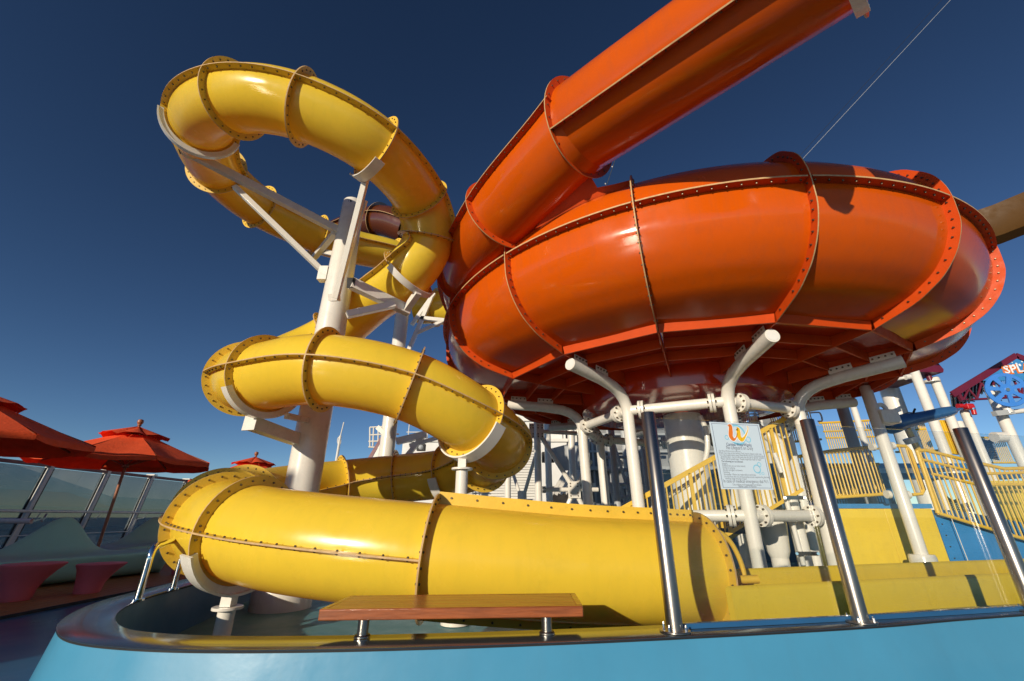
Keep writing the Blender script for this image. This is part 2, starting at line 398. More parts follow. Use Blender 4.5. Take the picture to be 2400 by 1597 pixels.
# unseen block added behind the viewer, sized to shade the lounge deck
es = np.array([.866, -.5, 0]); eu = np.array([.5, .866, 0])
def su(s, u, z=0): p = es * s + eu * u; return np.array([p[0], p[1], z])
shade_block = thing('deckhouse', 'long white unseen block added behind the viewer to shade the lounge deck', 'building', su(-14, -13))
obj('wall', M().hexa([su(-26, -14), su(-5.2, -14), su(-5.2, -12), su(-26, -12), su(-26, -14, 5.55), su(-5.2, -14, 5.55), su(-5.2, -12, 5.55), su(-26, -12, 5.55)]), WD, shade_block)
for i in range(7):
    s0 = -24 + i * 2.6
    obj('window', M().hexa([su(s0, -12.01, 1.2), su(s0 + 1.6, -12.01, 1.2), su(s0 + 1.6, -11.98, 1.2), su(s0, -11.98, 1.2), su(s0, -12.01, 2.4), su(s0 + 1.6, -12.01, 2.4), su(s0 + 1.6, -11.98, 2.4), su(s0, -11.98, 2.4)]), BLACKM, shade_block)

# ================================================================ BENCH ON THE PARAPET
A, B_, C_, D_ = [np.array(p) for p in ((-1.045, 2.674, 0), (.40, 2.77, 0), (.364, 3.21, 0), (-1.03, 3.11, 0))]
bench = thing('bench', 'varnished plank bench on two short steel legs on the parapet', 'bench', (-.3, 2.74, .4))
e1 = nrm(B_ - A); e2 = nrm(D_ - A); L = np.linalg.norm(B_ - A); Wd = .44
def bb(x0, x1, y0, y1, z0, z1):
    return M().hexa([A + e1 * x + e2 * y + np.array([0, 0, z]) for z in (z0, z1) for x, y in ((x0, y0), (x1, y0), (x1, y1), (x0, y1))])
for i in range(4):
    y0 = .034 + i * (Wd - .068) / 4
    obj('plank', bb(.036, L - .036, y0 + .0015, y0 + (Wd - .068) / 4 - .0015, .492, .5395), BENCHT, bench, bevel=.002)
obj('edge_board', bb(0, L, 0, .034, .485, .54), BENCHF, bench, bevel=.006)
obj('edge_board', bb(0, L, Wd - .034, Wd, .485, .54), BENCHF, bench, bevel=.006)
obj('edge_board', bb(0, .035, .0345, Wd - .0345, .485, .54), BENCHF, bench, bevel=.003)
obj('edge_board', bb(L - .035, L, .0345, Wd - .0345, .485, .54), BENCHF, bench, bevel=.003)
for p in ((-.81, 2.725), (.195, 2.80)):
    l = obj('leg', M().cyl((*p, .405), (*p, .487), .029, n=24), STEEL, bench)
    obj('foot_ring', M().lathe([(.0, .0135), (.038, .0135), (.044, .008), (.044, .0)], (*p, .402), 28), STEEL, l)

# ================================================================ GLASS SCREEN ON THE PARAPET
pb = [np.array(p) for p in ((.925, 2.845), (2.155, 3.075), (3.585, 3.39), (4.95, 3.70))]
def post(p, label):
    t = thing('screen_post', label, 'post', (*p, .4), 'steel posts of the glass screen')
    obj('pole', M().lathe([(0, 1.255), (.043, 1.255), (.0455, 1.252), (.0455, .0)], (*p, .402), 40), STEEL, t, sharp=50)
    obj('base_plate', M().cyl((*p, .402), (*p, .412), .085, n=32), STEEL, t, bevel=.002)
    for i in range(4):
        a = math.pi / 4 + i * math.pi / 2
        q = (p[0] + .066 * math.cos(a), p[1] + .066 * math.sin(a))
        obj('anchor_bolt', M().cyl((*q, .412), (*q, .432), .009, n=6).cyl((*q, .432), (*q, .442), .005, n=8), CHROME, t)
post(pb[0], 'brushed steel post rising beside the right end of the slide tube')
post(pb[1], 'brushed steel post right of the white rules notice')
post(pb[2], 'brushed steel post at the right edge under the blue wheel')
post(pb[3], 'brushed steel post just outside the right edge')
pn = nrm([-(pb[2] - pb[0])[1], (pb[2] - pb[0])[0], 0])
for i in range(3):
    a = np.array([*pb[i], 0]) + pn * .05; b = np.array([*pb[i + 1], 0]) + pn * .05; d = nrm(b - a); a = a + d * .004; b = b - d * .004; c = pn * .012
    g = obj('glass_pane', M().hexa([a + [0, 0, .43], b + [0, 0, .43], b + c + [0, 0, .43], a + c + [0, 0, .43], a + [0, 0, 1.635], b + [0, 0, 1.635], b + c + [0, 0, 1.635], a + c + [0, 0, 1.635]]), GLASS)
    obj('glazing_channel', M().hexa([a - c + [0, 0, .402], b - c + [0, 0, .402], b + c * 2 + [0, 0, .402], a + c * 2 + [0, 0, .402], a - c + [0, 0, .428], b - c + [0, 0, .428], b + c * 2 + [0, 0, .428], a + c * 2 + [0, 0, .428]]), NAVY, par)
    meta(g, ['clear glass pane behind the white rules notice', 'clear glass pane in front of the yellow wall panel', 'clear glass pane right of the last steel post'][i], 'glass pane', 'clear panes of the screen')

# notice
P0 = np.array([*pb[0], 0]) - pn * .0 + pn * .03
TL, TR, BL, BR = [atplane(x, y, P0, pn) for x, y in ((1660.4, 989.3), (1775.8, 990), (1691.7, 1146.9), (1811.6, 1146))]
org = (TL + BL) / 2; org = np.array([org[0], org[1], TL[2]])
sx = nrm([(TR - TL)[0], (TR - TL)[1], 0]); W0 = (np.linalg.norm((TR - TL)[:2]) + np.linalg.norm((BR - BL)[:2])) / 2; H0 = TL[2] - BL[2]
org = (TL + BL) / 2 ; org[2] = TL[2]
sn = thing('rules_notice', 'white rectangular rules notice with swirly orange and yellow letter fixed to the glass', 'sign', org)
def S(u, v, o=0): return org + sx * u * W0 + np.array([0, 0, -v * H0]) - pn * o      # u,v in 0..1 on the sign
obj('board', M().prism([S(0, 0), S(0, 1), S(1, 1), S(1, 0)], -pn, .006), SIGNM, sn)
fr = M(); t_ = .006
for (u0, v0, u1, v1) in ((.03, .022, .97, .022 + t_ * .7), (.03, .978 - t_ * .7, .97, .978), (.03, .022, .03 + t_ * 1.1, .978), (.97 - t_ * 1.1, .022, .97, .978)):
    fr.prism([S(u0, v0, .0062), S(u0, v1, .0062), S(u1, v1, .0062), S(u1, v0, .0062)], -pn, .0004)
obj('border_line', fr, INKN, sn)
def text(body, u, v, size, m, parent, align='CENTER', S=S, H=None, sx=sx, up=np.array([0, 0, 1.0]), o=.0066, name='lettering', shear=0, bold=0, wid=None):
    cu = bpy.data.curves.new('t', 'FONT'); cu.body = body; cu.align_x = align; cu.size = size; cu.shear = shear; cu.offset = bold; cu.resolution_u = 2
    tmp = bpy.data.objects.new('t', cu); col.objects.link(tmp)
    dg = bpy.context.evaluated_depsgraph_get(); me = bpy.data.meshes.new_from_object(tmp.evaluated_get(dg))
    bpy.data.objects.remove(tmp)
    c = S(u, v, o); V = np.array([vv.co[:] for vv in me.vertices])
    if wid: V[:, 0] *= wid / max(V[:, 0].max() - V[:, 0].min(), 1e-6)
    mb = M(); mb.add([c + sx * p[0] + up * p[1] for p in V], [tuple(p.vertices) for p in me.polygons])
    return obj(name, mb, m, parent)
text('Carnival WaterWorks', .5, .362, .030, INKN, sn, bold=.0004, wid=W0 * .50)
text('No Lifeguard on Duty', .5, .415, .036, INKG, sn, wid=W0 * .53)
for i, (s_, u_, v_, w_) in enumerate([('Use WaterWorks at your own risk.', .075, .455, .43), ('Watch your step on wet surfaces. Deck may be slippery when wet.', .075, .485, .84),
        ('You must shower before using WaterWorks and we recommend also', .075, .515, .87), ('showering after - hey, it\'s not every day you get to shower outside!', .09, .543, .85),
        ('Please read all posted signs. There\'s important stuff on them!', .09, .573, .79), ('The following are not allowed:', .09, .61, .42), ('Diapers.', .09, .645, .11),
        ('Children who are not toilet trained.', .09, .675, .45), ('Diving or jumping.', .09, .705, .24), ('Alcohol and glass containers.', .09, .737, .38), ('Smoking.', .09, .768, .12),
        ('Horseplay - Please act responsibly at all times.', .09, .8, .62), ('Use by those who are immunocompromised, experiencing diarrhea,', .09, .832, .88), ('vomiting, open wounds or fever.', .10, .86, .42)]):
    text(s_, u_, v_, .0165, INKG, sn, 'LEFT', wid=W0 * w_, bold=.0003 if i == 5 else 0)
text('In case of medical emergency dial 911.', .5, .905, .030, INKG, sn, wid=W0 * .88)
text('Take children on frequent bathroom breaks.', .5, .945, .017, INKG, sn, wid=W0 * .56)
text('Bather Load: 75 Persons', .5, .969, .017, INKG, sn, wid=W0 * .34)
def ribbon(pts, wds, m, o, name):      # flat printed stroke of varying width
    P = catmull([(a, b, 0) for a, b in pts], 6); Wv = np.interp(np.linspace(0, 1, len(P)), np.linspace(0, 1, len(wds)), wds); rows = []
    for k, p in enumerate(P):
        T = nrm((P[min(k + 1, len(P) - 1)] - P[max(k - 1, 0)]) * [W0, H0, 1]); n_ = np.array([-T[1] / W0, T[0] / H0, 0]) * Wv[k] * W0 / 2
        rows.append([S(p[0] + n_[0], p[1] + n_[1], o), S(p[0] - n_[0], p[1] - n_[1], o)])
    mb = M().grid(rows); return obj(name, mb, m, sn)
ring_ = lambda cu_, cv_, r, w, m, o, name: ribbon([(cu_ + r * math.cos(a), cv_ + r * W0 / H0 * math.sin(a)) for a in np.linspace(0, 2 * math.pi, 17)], [w, w], m, o, name)
ring_(.50, .185, .165, .032, INKB, .0064, 'printed_bubble'); ring_(.285, .235, .035, .014, INKB, .0064, 'printed_bubble'); ring_(.71, .255, .045, .016, INKB, .0064, 'printed_bubble')
ring_(.76, .70, .065, .018, INKB, .0064, 'printed_bubble'); ring_(.82, .635, .036, .012, INKB, .0064, 'printed_bubble'); ring_(.86, .765, .02, .008, INKB, .0064, 'printed_bubble'); ring_(.80, .76, .022, .008, INKB, .0064, 'printed_bubble')
w1 = [(.345, .045), (.40, .05), (.385, .14), (.37, .21), (.405, .262), (.46, .24), (.52, .16)]
w2 = [(.525, .10), (.54, .10), (.54, .16), (.535, .215), (.575, .262), (.65, .215), (.73, .12), (.755, .06), (.73, .045)]
ribbon(w1, [.03, .085, .105, .105, .085, .05, .035], INKW, .0068, 'printed_letter_outline'); ribbon(w2, [.07, .10, .10, .105, .09, .06, .04, .03, .03], INKW, .0068, 'printed_letter_outline')
ribbon(w1, [.01, .062, .083, .083, .06, .02, .01], INKO, .0072, 'printed_letter'); ribbon(w2, [.045, .078, .078, .083, .068, .032, .016, .012, .008], INKY, .0072, 'printed_letter')

# ================================================================ YELLOW SLIDE
K = .87; RY = .40; FW = .084
ctrl = [(1010, 640, 13.2), (925, 602, 12.3), (832, 580, 11.6), (745, 552, 10.9), (608, 485, 9.8), (508, 395, 8.6), (474, 288, 7.1), (555, 235, 6.35), (712, 255, 6.25), (880, 345, 6.6), (982, 465, 7.7), (1003, 560, 7.9),
        (958, 640, 7.8), (868, 708, 8.3), (780, 785, 8.7), (680, 838, 8.2), (605, 870, 7.2), (580, 888, 6.3), (628, 880, 5.75), (765, 866, 5.5), (960, 905, 5.6), (1108, 985, 5.9), (1166, 1040, 6.7), (1132, 1080, 7.7),
        (1050, 1108, 8.3), (930, 1122, 8.4), (800, 1137, 8.1), (680, 1155, 7.3), (570, 1180, 6.3), (516, 1203, 5.4), (519, 1226, 4.8), (583, 1246, 4.42), (715, 1270, 4.17), (1010, 1302, 4.02), (1330, 1329, 4.09), (1540, 1337, 4.18), (1640, 1340, 4.25)]
ctrlW = [att(c[0], c[1], c[2] * K) for c in ctrl]
f = Flume(ctrlW, RY)
ys = thing('yellow_slide', 'twisting enclosed yellow tube water slide winding round the white column', 'water slide', (-2.7, 5.5, 0))
bolts = M(); nC = f.n
rings = [1, 3, 4, 5, 6, 7, 8, 9, 10, 11, 12, 14, 16, 17, 18, 19, 20, 21, 22, 23, 24, 25, 26, 28, 29, 30, 31, 33, 36]
cuts = [0] + rings
for a, b in zip(cuts[:-1], cuts[1:]):
    f.section(a * nC, b * nC, ys, Y_, inner=(b == 36))
    if a >= 33:
        f.seam(a * nC, b * nC, math.pi / 2, ys, YF, .10, bolts, nb=16); f.seam(a * nC, b * nC, -math.pi / 2, ys, YF, .06, bolts, nb=16)
    else:
        nb_ = 14 if a == 31 else 8
        f.seam(a * nC, b * nC, 0, ys, YF, .085, bolts, nb=nb_); f.seam(a * nC, b * nC, math.pi, ys, YF, .085, bolts, nb=nb_)
for k in rings: f.ring(k * nC, ys, YF, FW, bolts)
obj('bolt', bolts, BOLT, ys, kind='stuff')

# run-out flume
ro = thing('run_out_flume', 'long low yellow channel running right from the end of the slide tube', 'water slide', (2, 4.5, 0))
def tl(x, d): return np.array([x, 3.69 + .275 * (x - 1.68), 0]) + nrm([-.275, 1, 0]) * d
for d0, nm_ in ((-.05, 'near_side'), (.90, 'far_side')):
    rows = []
    for x in np.linspace(1.62, 13, 12):
        rows.append([tl(x, d0) + [0, 0, .0], tl(x, d0) + [0, 0, .48], tl(x, d0 + .006) + [0, 0, .505], tl(x, d0 + .03) + [0, 0, .52], tl(x, d0 + .055) + [0, 0, .505], tl(x, d0 + .06) + [0, 0, .48], tl(x, d0 + .06) + [0, 0, .0]])
    mb = M().grid(rows, True); mb.f += [tuple(range(7)), tuple(len(mb.v) - 7 + i for i in range(7))[::-1]]
    obj('side_wall', mb, Y2, ro, sharp=50)
obj('channel_floor', M().hexa([tl(1.64, .0) + [0, 0, .02], tl(13, .0) + [0, 0, .02], tl(13, .90) + [0, 0, .02], tl(1.64, .90) + [0, 0, .02], tl(1.64, .0) + [0, 0, .1], tl(13, .0) + [0, 0, .1], tl(13, .90) + [0, 0, .1], tl(1.64, .90) + [0, 0, .1]]), Y_, ro)
gr = thing('grab_frame', 'curved yellow grab frame beside the mouth of the slide tube', 'handrail', at(1705, 1360, 4.3))
Pq = lambda x, y, Y=4.25: at(x, y, Y)
obj('grab_rail', M().tube(catmull([Pq(1668, 1248), Pq(1690, 1250), Pq(1715, 1275), Pq(1735, 1315), Pq(1745, 1352), Pq(1748, 1385)], 6), .022), YF, gr)
obj('grab_rail', M().tube([Pq(1692, 1252), Pq(1710, 1300), Pq(1722, 1352), Pq(1726, 1385)], .019), YF, gr)
obj('mounting_arm', M().tube([Pq(1698, 1355, 4.0), Pq(1740, 1359, 4.0), Pq(1776, 1358, 4.0)], .032, 14), YF, gr)
obj('mounting_plate', M().box(*sum(([a - .05, a + .05] for a in Pq(1712, 1354, 4.02)), [])), YF, gr, bevel=.006)

# ---------------- columns carrying the yellow slide
def disc(mb, p, r, th=.03, n=24): mb.cyl(np.array(p) - [0, 0, th / 2], np.array(p) + [0, 0, th / 2], r, n=n)
c1 = np.array([-2.75, 5.85, 0])
sc = thing('slide_column', 'tall white tapered column in the middle of the yellow loops', 'column', c1)
obj('shaft', M().lathe([(.215, .3), (.215, 3.2), (.20, 4.6), (.172, 5.98), (.165, 6.03), (0, 6.03)], c1, 40), W_, sc, sharp=50)
obj('base_drum', M().lathe([(.34, 0), (.33, .30), (.31, .32), (0, .32)], c1, 40), W_, sc, sharp=50)
hole = c1 + [0, 0, 5.93] + nrm([.05, -1, 0]) * .166; obj('lifting_hole', M().cyl(hole + [0, .02, 0], hole + [0, -.006, 0], .03, n=14), DARK, sc)
def saddle(k, a0, a1, root, wid=.10): mb = M(); p = f.saddle(k * nC, FW, a0, a1, mb, wid); obj('saddle', mb, W_, root); return p
def beam(root, p, q, w, h=None, name='arm', up=(0, 0, 1)): return obj(name, M().bar(p, q, w, h, up), W_, root, bevel=.006)
def c1p(z, dx=0, dy=0): return c1 + [dx, dy, z]
p = saddle(6, 190, 352, sc)
tip = att(428, 350, 6.45); beam(sc, tip, c1p(5.40, -.12, -.05), .10, .125)
beam(sc, att(550, 438, 6.6), c1p(4.55, -.2, -.08), .08, name='strut'); obj('bracket', M().bar(c1p(4.42, -.22, -.1), c1p(4.66, -.22, -.1), .12, .14), W_, sc)
beam(sc, att(785, 546, 7.0), att(735, 606, 7.6), .09, name='strut'); beam(sc, att(800, 600, 7.0), att(750, 588, 7.6), .08, name='strut'); 
obj('arm_end_cap', M().bar(tip + nrm(tip - c1p(5.4)) * .002, tip + nrm(tip - c1p(5.4)) * .012, .10, .13, (0, 0, 1)), DARK, sc)
p = saddle(9, 215, 300, sc, .14)
ta = att(862, 402, 5.75); beam(sc, ta, att(787, 700, 5.85), .075, .075, up=(1, 0, 0)); beam(sc, att(856, 470, 5.85), att(805, 640, 6.0), .06, .06, name='strut', up=(1, 0, 0)); obj('bracket', M().bar(att(783, 690, 5.88), att(784, 706, 5.88), .13, .12), W_, sc)
beam(sc, att(823, 664, 6.2), att(960, 730, 6.7), .12, .16); beam(sc, att(813, 738, 6.1), att(925, 714, 6.5), .10, .10, name='strut')
obj('arm_end_cap', M().bar(att(824, 664, 6.19), att(822, 663, 6.15), .11, .15), DARK, sc)
p = saddle(12, 200, 330, sc); beam(sc, p, att(950, 728, 6.65), .10)
p = saddle(18, 190, 330, sc); 
e = att(588, 992, 4.85); beam(sc, e, c1p(1.95, -.1, -.1), .13, .15); beam(sc, att(672, 975, 5.2), c1p(2.2, .0, -.2), .07, name='strut')
obj('arm_end_plate', M().bar(e + nrm(e - c1p(1.95)) * .003, e + nrm(e - c1p(1.95)) * .02, .17, .17, (0, 0, 1)), W_, sc)
# saddle posts
def saddle_post(k, a0, a1, label, zb=0.0, r=.068):
    t = thing('saddle_post', label, 'support post', f.P[k * nC] * [1, 1, 0], 'white saddle posts under the yellow slide')
    mb = M(); p = f.saddle(k * nC, FW, a0, a1, mb, .16); obj('saddle', mb, W_, t)
    z = p[2]
    obj('neck', M().bar([p[0], p[1], z + .02], [p[0], p[1], z - .08], .10, .09), W_, t)
    mb = M(); disc(mb, [p[0], p[1], z - .095], .12, .022); obj('flange_plate', mb, W_, t, bevel=.003)
    obj('post', M().cyl([p[0], p[1], zb], [p[0], p[1], z - .107], r, n=28), W_, t)
    mb = M(); disc(mb, [p[0], p[1], .03], .15); obj('foot_plate', mb, W_, t)
saddle_post(31, 185, 340, 'white post with cradle under the lowest left bend of the yellow tube')
saddle_post(21, 205, 345, 'white post with cradle under the right bend of the yellow middle loop')
saddle_post(24, 195, 345, 'white post with cradle behind the lowest yellow tube, shaded')
c2 = at(940, 760, 9.6) * [1, 1, 0]
s2 = thing('slide_column', 'thinner white column behind, left of the orange bowl', 'column', c2)
z2 = at(945, 724, 9.6)[2]
obj('shaft', M().lathe([(.17, 0), (.165, z2 - .03), (.16, z2), (0, z2)], c2, 32), W_, s2, sharp=50)
q2 = lambda x, y, Y=9.5: at(x, y, Y)
for a, b, w in (((930, 716), (958, 735), .1), ((1018, 688), (965, 762), .08), ((1010, 700), (952, 835), .09), ((975, 745), (1045, 752), .09), ((978, 780), (1040, 752), .07)):
    obj('strut', M().bar(q2(*a), q2(*b), w), W_, s2)
for a, b, w in (((885, 1002), (915, 1028), .1), ((930, 1035), (1000, 1018), .14), ((955, 1068), (995, 1018), .1), ((960, 1045), (1035, 1024), .08)):
    obj('strut', M().bar(q2(*a), q2(*b), w), W_, s2)
# short flume behind
f2 = Flume([att(985, 722, 12.2), att(1035, 722, 12), att(1085, 735, 12), att(1140, 760, 12)], .47)
y2 = thing('yellow_flume', 'short stretch of yellow tube showing between column and orange bowl', 'water slide', att(1035, 722, 12))
f2.section(0, 30, y2, Y_); b2 = M(); f2.ring(8, y2, YF, .09, b2); f2.seam(0, 30, math.pi, y2, YF, .08, b2); obj('bolt', b2, BOLT, y2, kind='stuff')
# brown slide
f3 = Flume([att(770, 560, 15), att(845, 530, 14.2), att(898, 520, 13.6), att(960, 540, 13.2)], .52)
y3 = thing('brown_slide', 'shiny brown tube slide glimpsed through the yellow top loop', 'water slide', att(890, 520, 13.6))
f3.section(0, 30, y3, BROWN); b3 = M()
for k in (8, 19): f3.ring(k, y3, BROWN, .09, b3)
f3.seam(0, 30, 0, y3, BROWN, .08, b3); f3.seam(0, 30, math.pi, y3, BROWN, .08, b3); obj('bolt', b3, BOLT, y3, kind='stuff')

# ================================================================ ORANGE BOWL SLIDE
BX, BY = 3.438, 8.5
ob = thing('orange_bowl_slide', 'huge orange bowl slide with bolted panels on white pipe legs', 'water slide', (BX, BY, 0))
AZ0, DAZ, NS = -91.5, 22.5, 16
def pol(r, a, z): return np.array([BX + r * math.cos(R_(a)), BY + r * math.sin(R_(a)), z])
PF = [(3.66, 3.27), (4.15, 3.40), (4.36, 3.50), (4.54, 3.62), (4.70, 3.80), (4.80, 3.98), (4.86, 4.15), (4.88, 4.32), (4.89, 4.50), (4.88, 4.66), (4.84, 4.83), (4.78, 4.95), (4.70, 5.05), (4.58, 5.18), (4.40, 5.28), (4.15, 5.36), (3.8, 5.38), (3.4, 5.36)]
PFc = [p[:2] for p in catmull([(a, b, 0) for a, b in PF], 3)]
def inset(pr, d):
    out = []
    for k, p in enumerate(pr):
        a = np.array(pr[max(k - 1, 0)]); b = np.array(pr[min(k + 1, len(pr) - 1)]); t = (b - a) / np.linalg.norm(b - a)
        out.append((p[0] - t[1] * d, p[1] + t[0] * d))
    return out
SH = inset(PFc, .115)
js = 8 * 3       # index of the seam between lower and upper shell
ins = [p for p in SH[:js + 1]]; ups = SH[js:]
NA = 12
def shell(pr, a0, a1): return M().grid([[pol(r, a0 + (a1 - a0) * i / NA, z) for r, z in pr] for i in range(NA + 1)])
def rot_copies(name, mb, m, root, ks, sharp=50, centre=None):      # author once in sector 0, turn about the bowl axis
    V = np.array(mb.v) - np.array([BX, BY, 0]); me = bpy.data.meshes.new(name); me.from_pydata([tuple(p) for p in V], [], mb.f)
    me.polygons.foreach_set('use_smooth', [True] * len(me.polygons)); me.set_sharp_from_angle(angle=R_(sharp)); me.materials.append(m); out = []
    if name in ('rib_flange', 'seam_flange'):
        me.materials.append(EDGE)
        for i, p in enumerate(me.polygons):
            if i % 4 == 1: p.material_index = 1
    for k in ks:
        o = bpy.data.objects.new(name, me); col.objects.link(o); o.parent = root; o.rotation_euler[2] = R_(k * DAZ); out.append(o)
    return out
a0, a1 = AZ0, AZ0 + DAZ
rot_copies('lower_panel', shell(ins, a0, a1), O_, ob, range(NS))
rot_copies('upper_panel', shell(ups, a0, a1), O_, ob, range(NS))
# meridian flange: plate between the shell and the outer outline, and on under the floor to the hub
outer = PFc; inner = inset(PFc, .13)
mb = M(); T = np.array([-math.sin(R_(a0)), math.cos(R_(a0)), 0]); th = .007
rows = [[pol(i[0], a0, i[1]) - T * th, pol(o[0], a0, o[1]) - T * th, pol(o[0], a0, o[1]) + T * th, pol(i[0], a0, i[1]) + T * th] for i, o in zip(inner, outer)]
mb.grid(rows, True)
rot_copies('rib_flange', mb, OF, ob, range(NS))
mb = M(); mb.grid([[pol(r, a0, zt) - T * th, pol(r, a0, zb) - T * th, pol(r, a0, zb) + T * th, pol(r, a0, zt) + T * th] for r, zb, zt in ((3.70, 3.275, 3.42), (2.8, 3.19, 3.42), (1.88, 3.13, 3.42))], True)
rot_copies('floor_beam', mb, OF, ob, range(NS))
# seam flange round the bowl
mb = M(); zz = 4.5
mb.grid([[pol(4.76, a0 + .3 + (DAZ - .6) * i / NA, zz - .01), pol(4.885, a0 + .3 + (DAZ - .6) * i / NA, zz - .01), pol(4.885, a0 + .3 + (DAZ - .6) * i / NA, zz + .01), pol(4.76, a0 + .3 + (DAZ - .6) * i / NA, zz + .01)] for i in range(NA + 1)], True)
rot_copies('seam_flange', mb, OF, ob, range(NS), 30)
# straight lip along the foot of each lower panel
def chord(r, z, s, e=.25): return pol(r, a0 + e, z) * (1 - s) + pol(r, a1 - e, z) * s
mb = M(); mb.hexa([chord(3.66, 3.275, 0), chord(3.66, 3.275, 1), chord(3.63, 3.275, 1), chord(3.63, 3.275, 0), chord(3.69, 3.385, 0), chord(3.69, 3.385, 1), chord(3.63, 3.385, 1), chord(3.63, 3.385, 0)])
rot_copies('panel_lip', mb, OF, ob, range(NS))
# floor
mb = M(); mb.add([chord(3.66, 3.40, 0), chord(3.66, 3.40, 1), chord(1.9, 3.34, 1), chord(1.9, 3.34, 0), chord(3.66, 3.44, 0), chord(3.66, 3.44, 1), chord(1.9, 3.38, 1), chord(1.9, 3.38, 0)], [(0, 1, 2, 3), (7, 6, 5, 4), (0, 4, 5, 1), (2, 6, 7, 3)])
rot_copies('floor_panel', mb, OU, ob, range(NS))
mb = M()
for r, z in ((3.15, 3.24), (2.62, 3.22)): mb.hexa([chord(r, z, 0, .5), chord(r, z, 1, .5), chord(r - .03, z, 1, .5), chord(r - .03, z, 0, .5), chord(r, 3.385, 0, .5), chord(r, 3.385, 1, .5), chord(r - .03, 3.385, 1, .5), chord(r - .03, 3.385, 0, .5)])
rot_copies('floor_stiffener', mb, OF, ob, range(NS))
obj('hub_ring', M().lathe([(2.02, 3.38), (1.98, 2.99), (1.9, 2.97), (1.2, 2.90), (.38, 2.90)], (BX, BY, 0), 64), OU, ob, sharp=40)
bl = M()
for k in range(-7, 9):
    a = AZ0 + k * DAZ; T = np.array([-math.sin(R_(a)), math.cos(R_(a)), 0])
    for i in range(1, len(PFc) - 3, 2):
        p = ((PFc[i][0] + inner[i][0] * .9 + PFc[i][0] * -.0) * 1.0, 0)
        r = PFc[i][0] * .5 + inner[i][0] * .5; z = PFc[i][1] * .5 + inner[i][1] * .5
        for sg in (-1, 1): bl.bolt(pol(r, a, z) + T * sg * .007, T * sg, .013, .018)
    for i in range(12):
        aa = a + DAZ * (i + .5) / 12
        for sg in (-1, 1): bl.bolt(pol(4.835, aa, 4.5 + sg * .01), (0, 0, sg), .013, .02)
obj('bolt', bl, BOLT, ob, kind='stuff')

# entry tube, a part of the bowl slide
pe, pp = att(1990, -125, 3.4), att(1362, 300, 5.5)       # straight run between the end cradle and the first ring
fo = Flume([pe * (1 - q) + pp * q for q in (-.25, 0, .25, .5, .75, 1)], [.45, .46, .49, .52, .55, .575])
fc_ = Flume([pp, pol(4.90, -136.5, 5.2), pol(4.53, -159, 5.2), pol(4.2, -181, 5.1), pol(3.9, -200, 5.0)], [.575, .545, .53, .53, .52])
b4 = M()
fo.section(10, 50, ob, O_)
for a in (0, 1, 2): fc_.section(a * 10, a * 10 + 10, ob, O_)
fo.ring(10, ob, OF, .095, b4, nb=24); fo.ring(50, ob, OF, .095, b4, nb=24); fc_.ring(10, ob, OF, .095, b4, nb=24); fc_.ring(20, ob, OF, .095, b4, nb=24)
for an in (.62, math.pi + .62): fo.seam(10, 50, an, ob, OF, .09, b4, nb=22, th=.014)
for a in (0, 1, 2):
    for an in (0, math.pi): fc_.seam(a * 10, a * 10 + 10, an, ob, OF, .09, b4, nb=14, th=.014)
obj('bolt', b4, BOLT, ob, kind='stuff')
gp = [att(1372, 392, 5.5), att(1400, 440, 5.55), att(1440, 432, 5.6), att(1486, 420, 5.68), att(1486, 452, 5.66), att(1375, 525, 5.75), att(1255, 535, 5.95), att(1325, 430, 5.75)]
obj('gusset_plate', M().prism(gp, (.1, 1, .1), .03), OF, ob)
ts = thing('tube_saddle', 'pale saddle bracket cradling the upper end of the orange tube', 'support bracket', fo.P[10])
mb = M(); fo.saddle(10, .095, 185, 290, mb, .09); obj('cradle', mb, W_, ts)
obj('arm', M().bar(att(2105, -75, 3.55), att(2600, -110, 3.9), .14, .26, (0, 0, 1)), W_, ts)

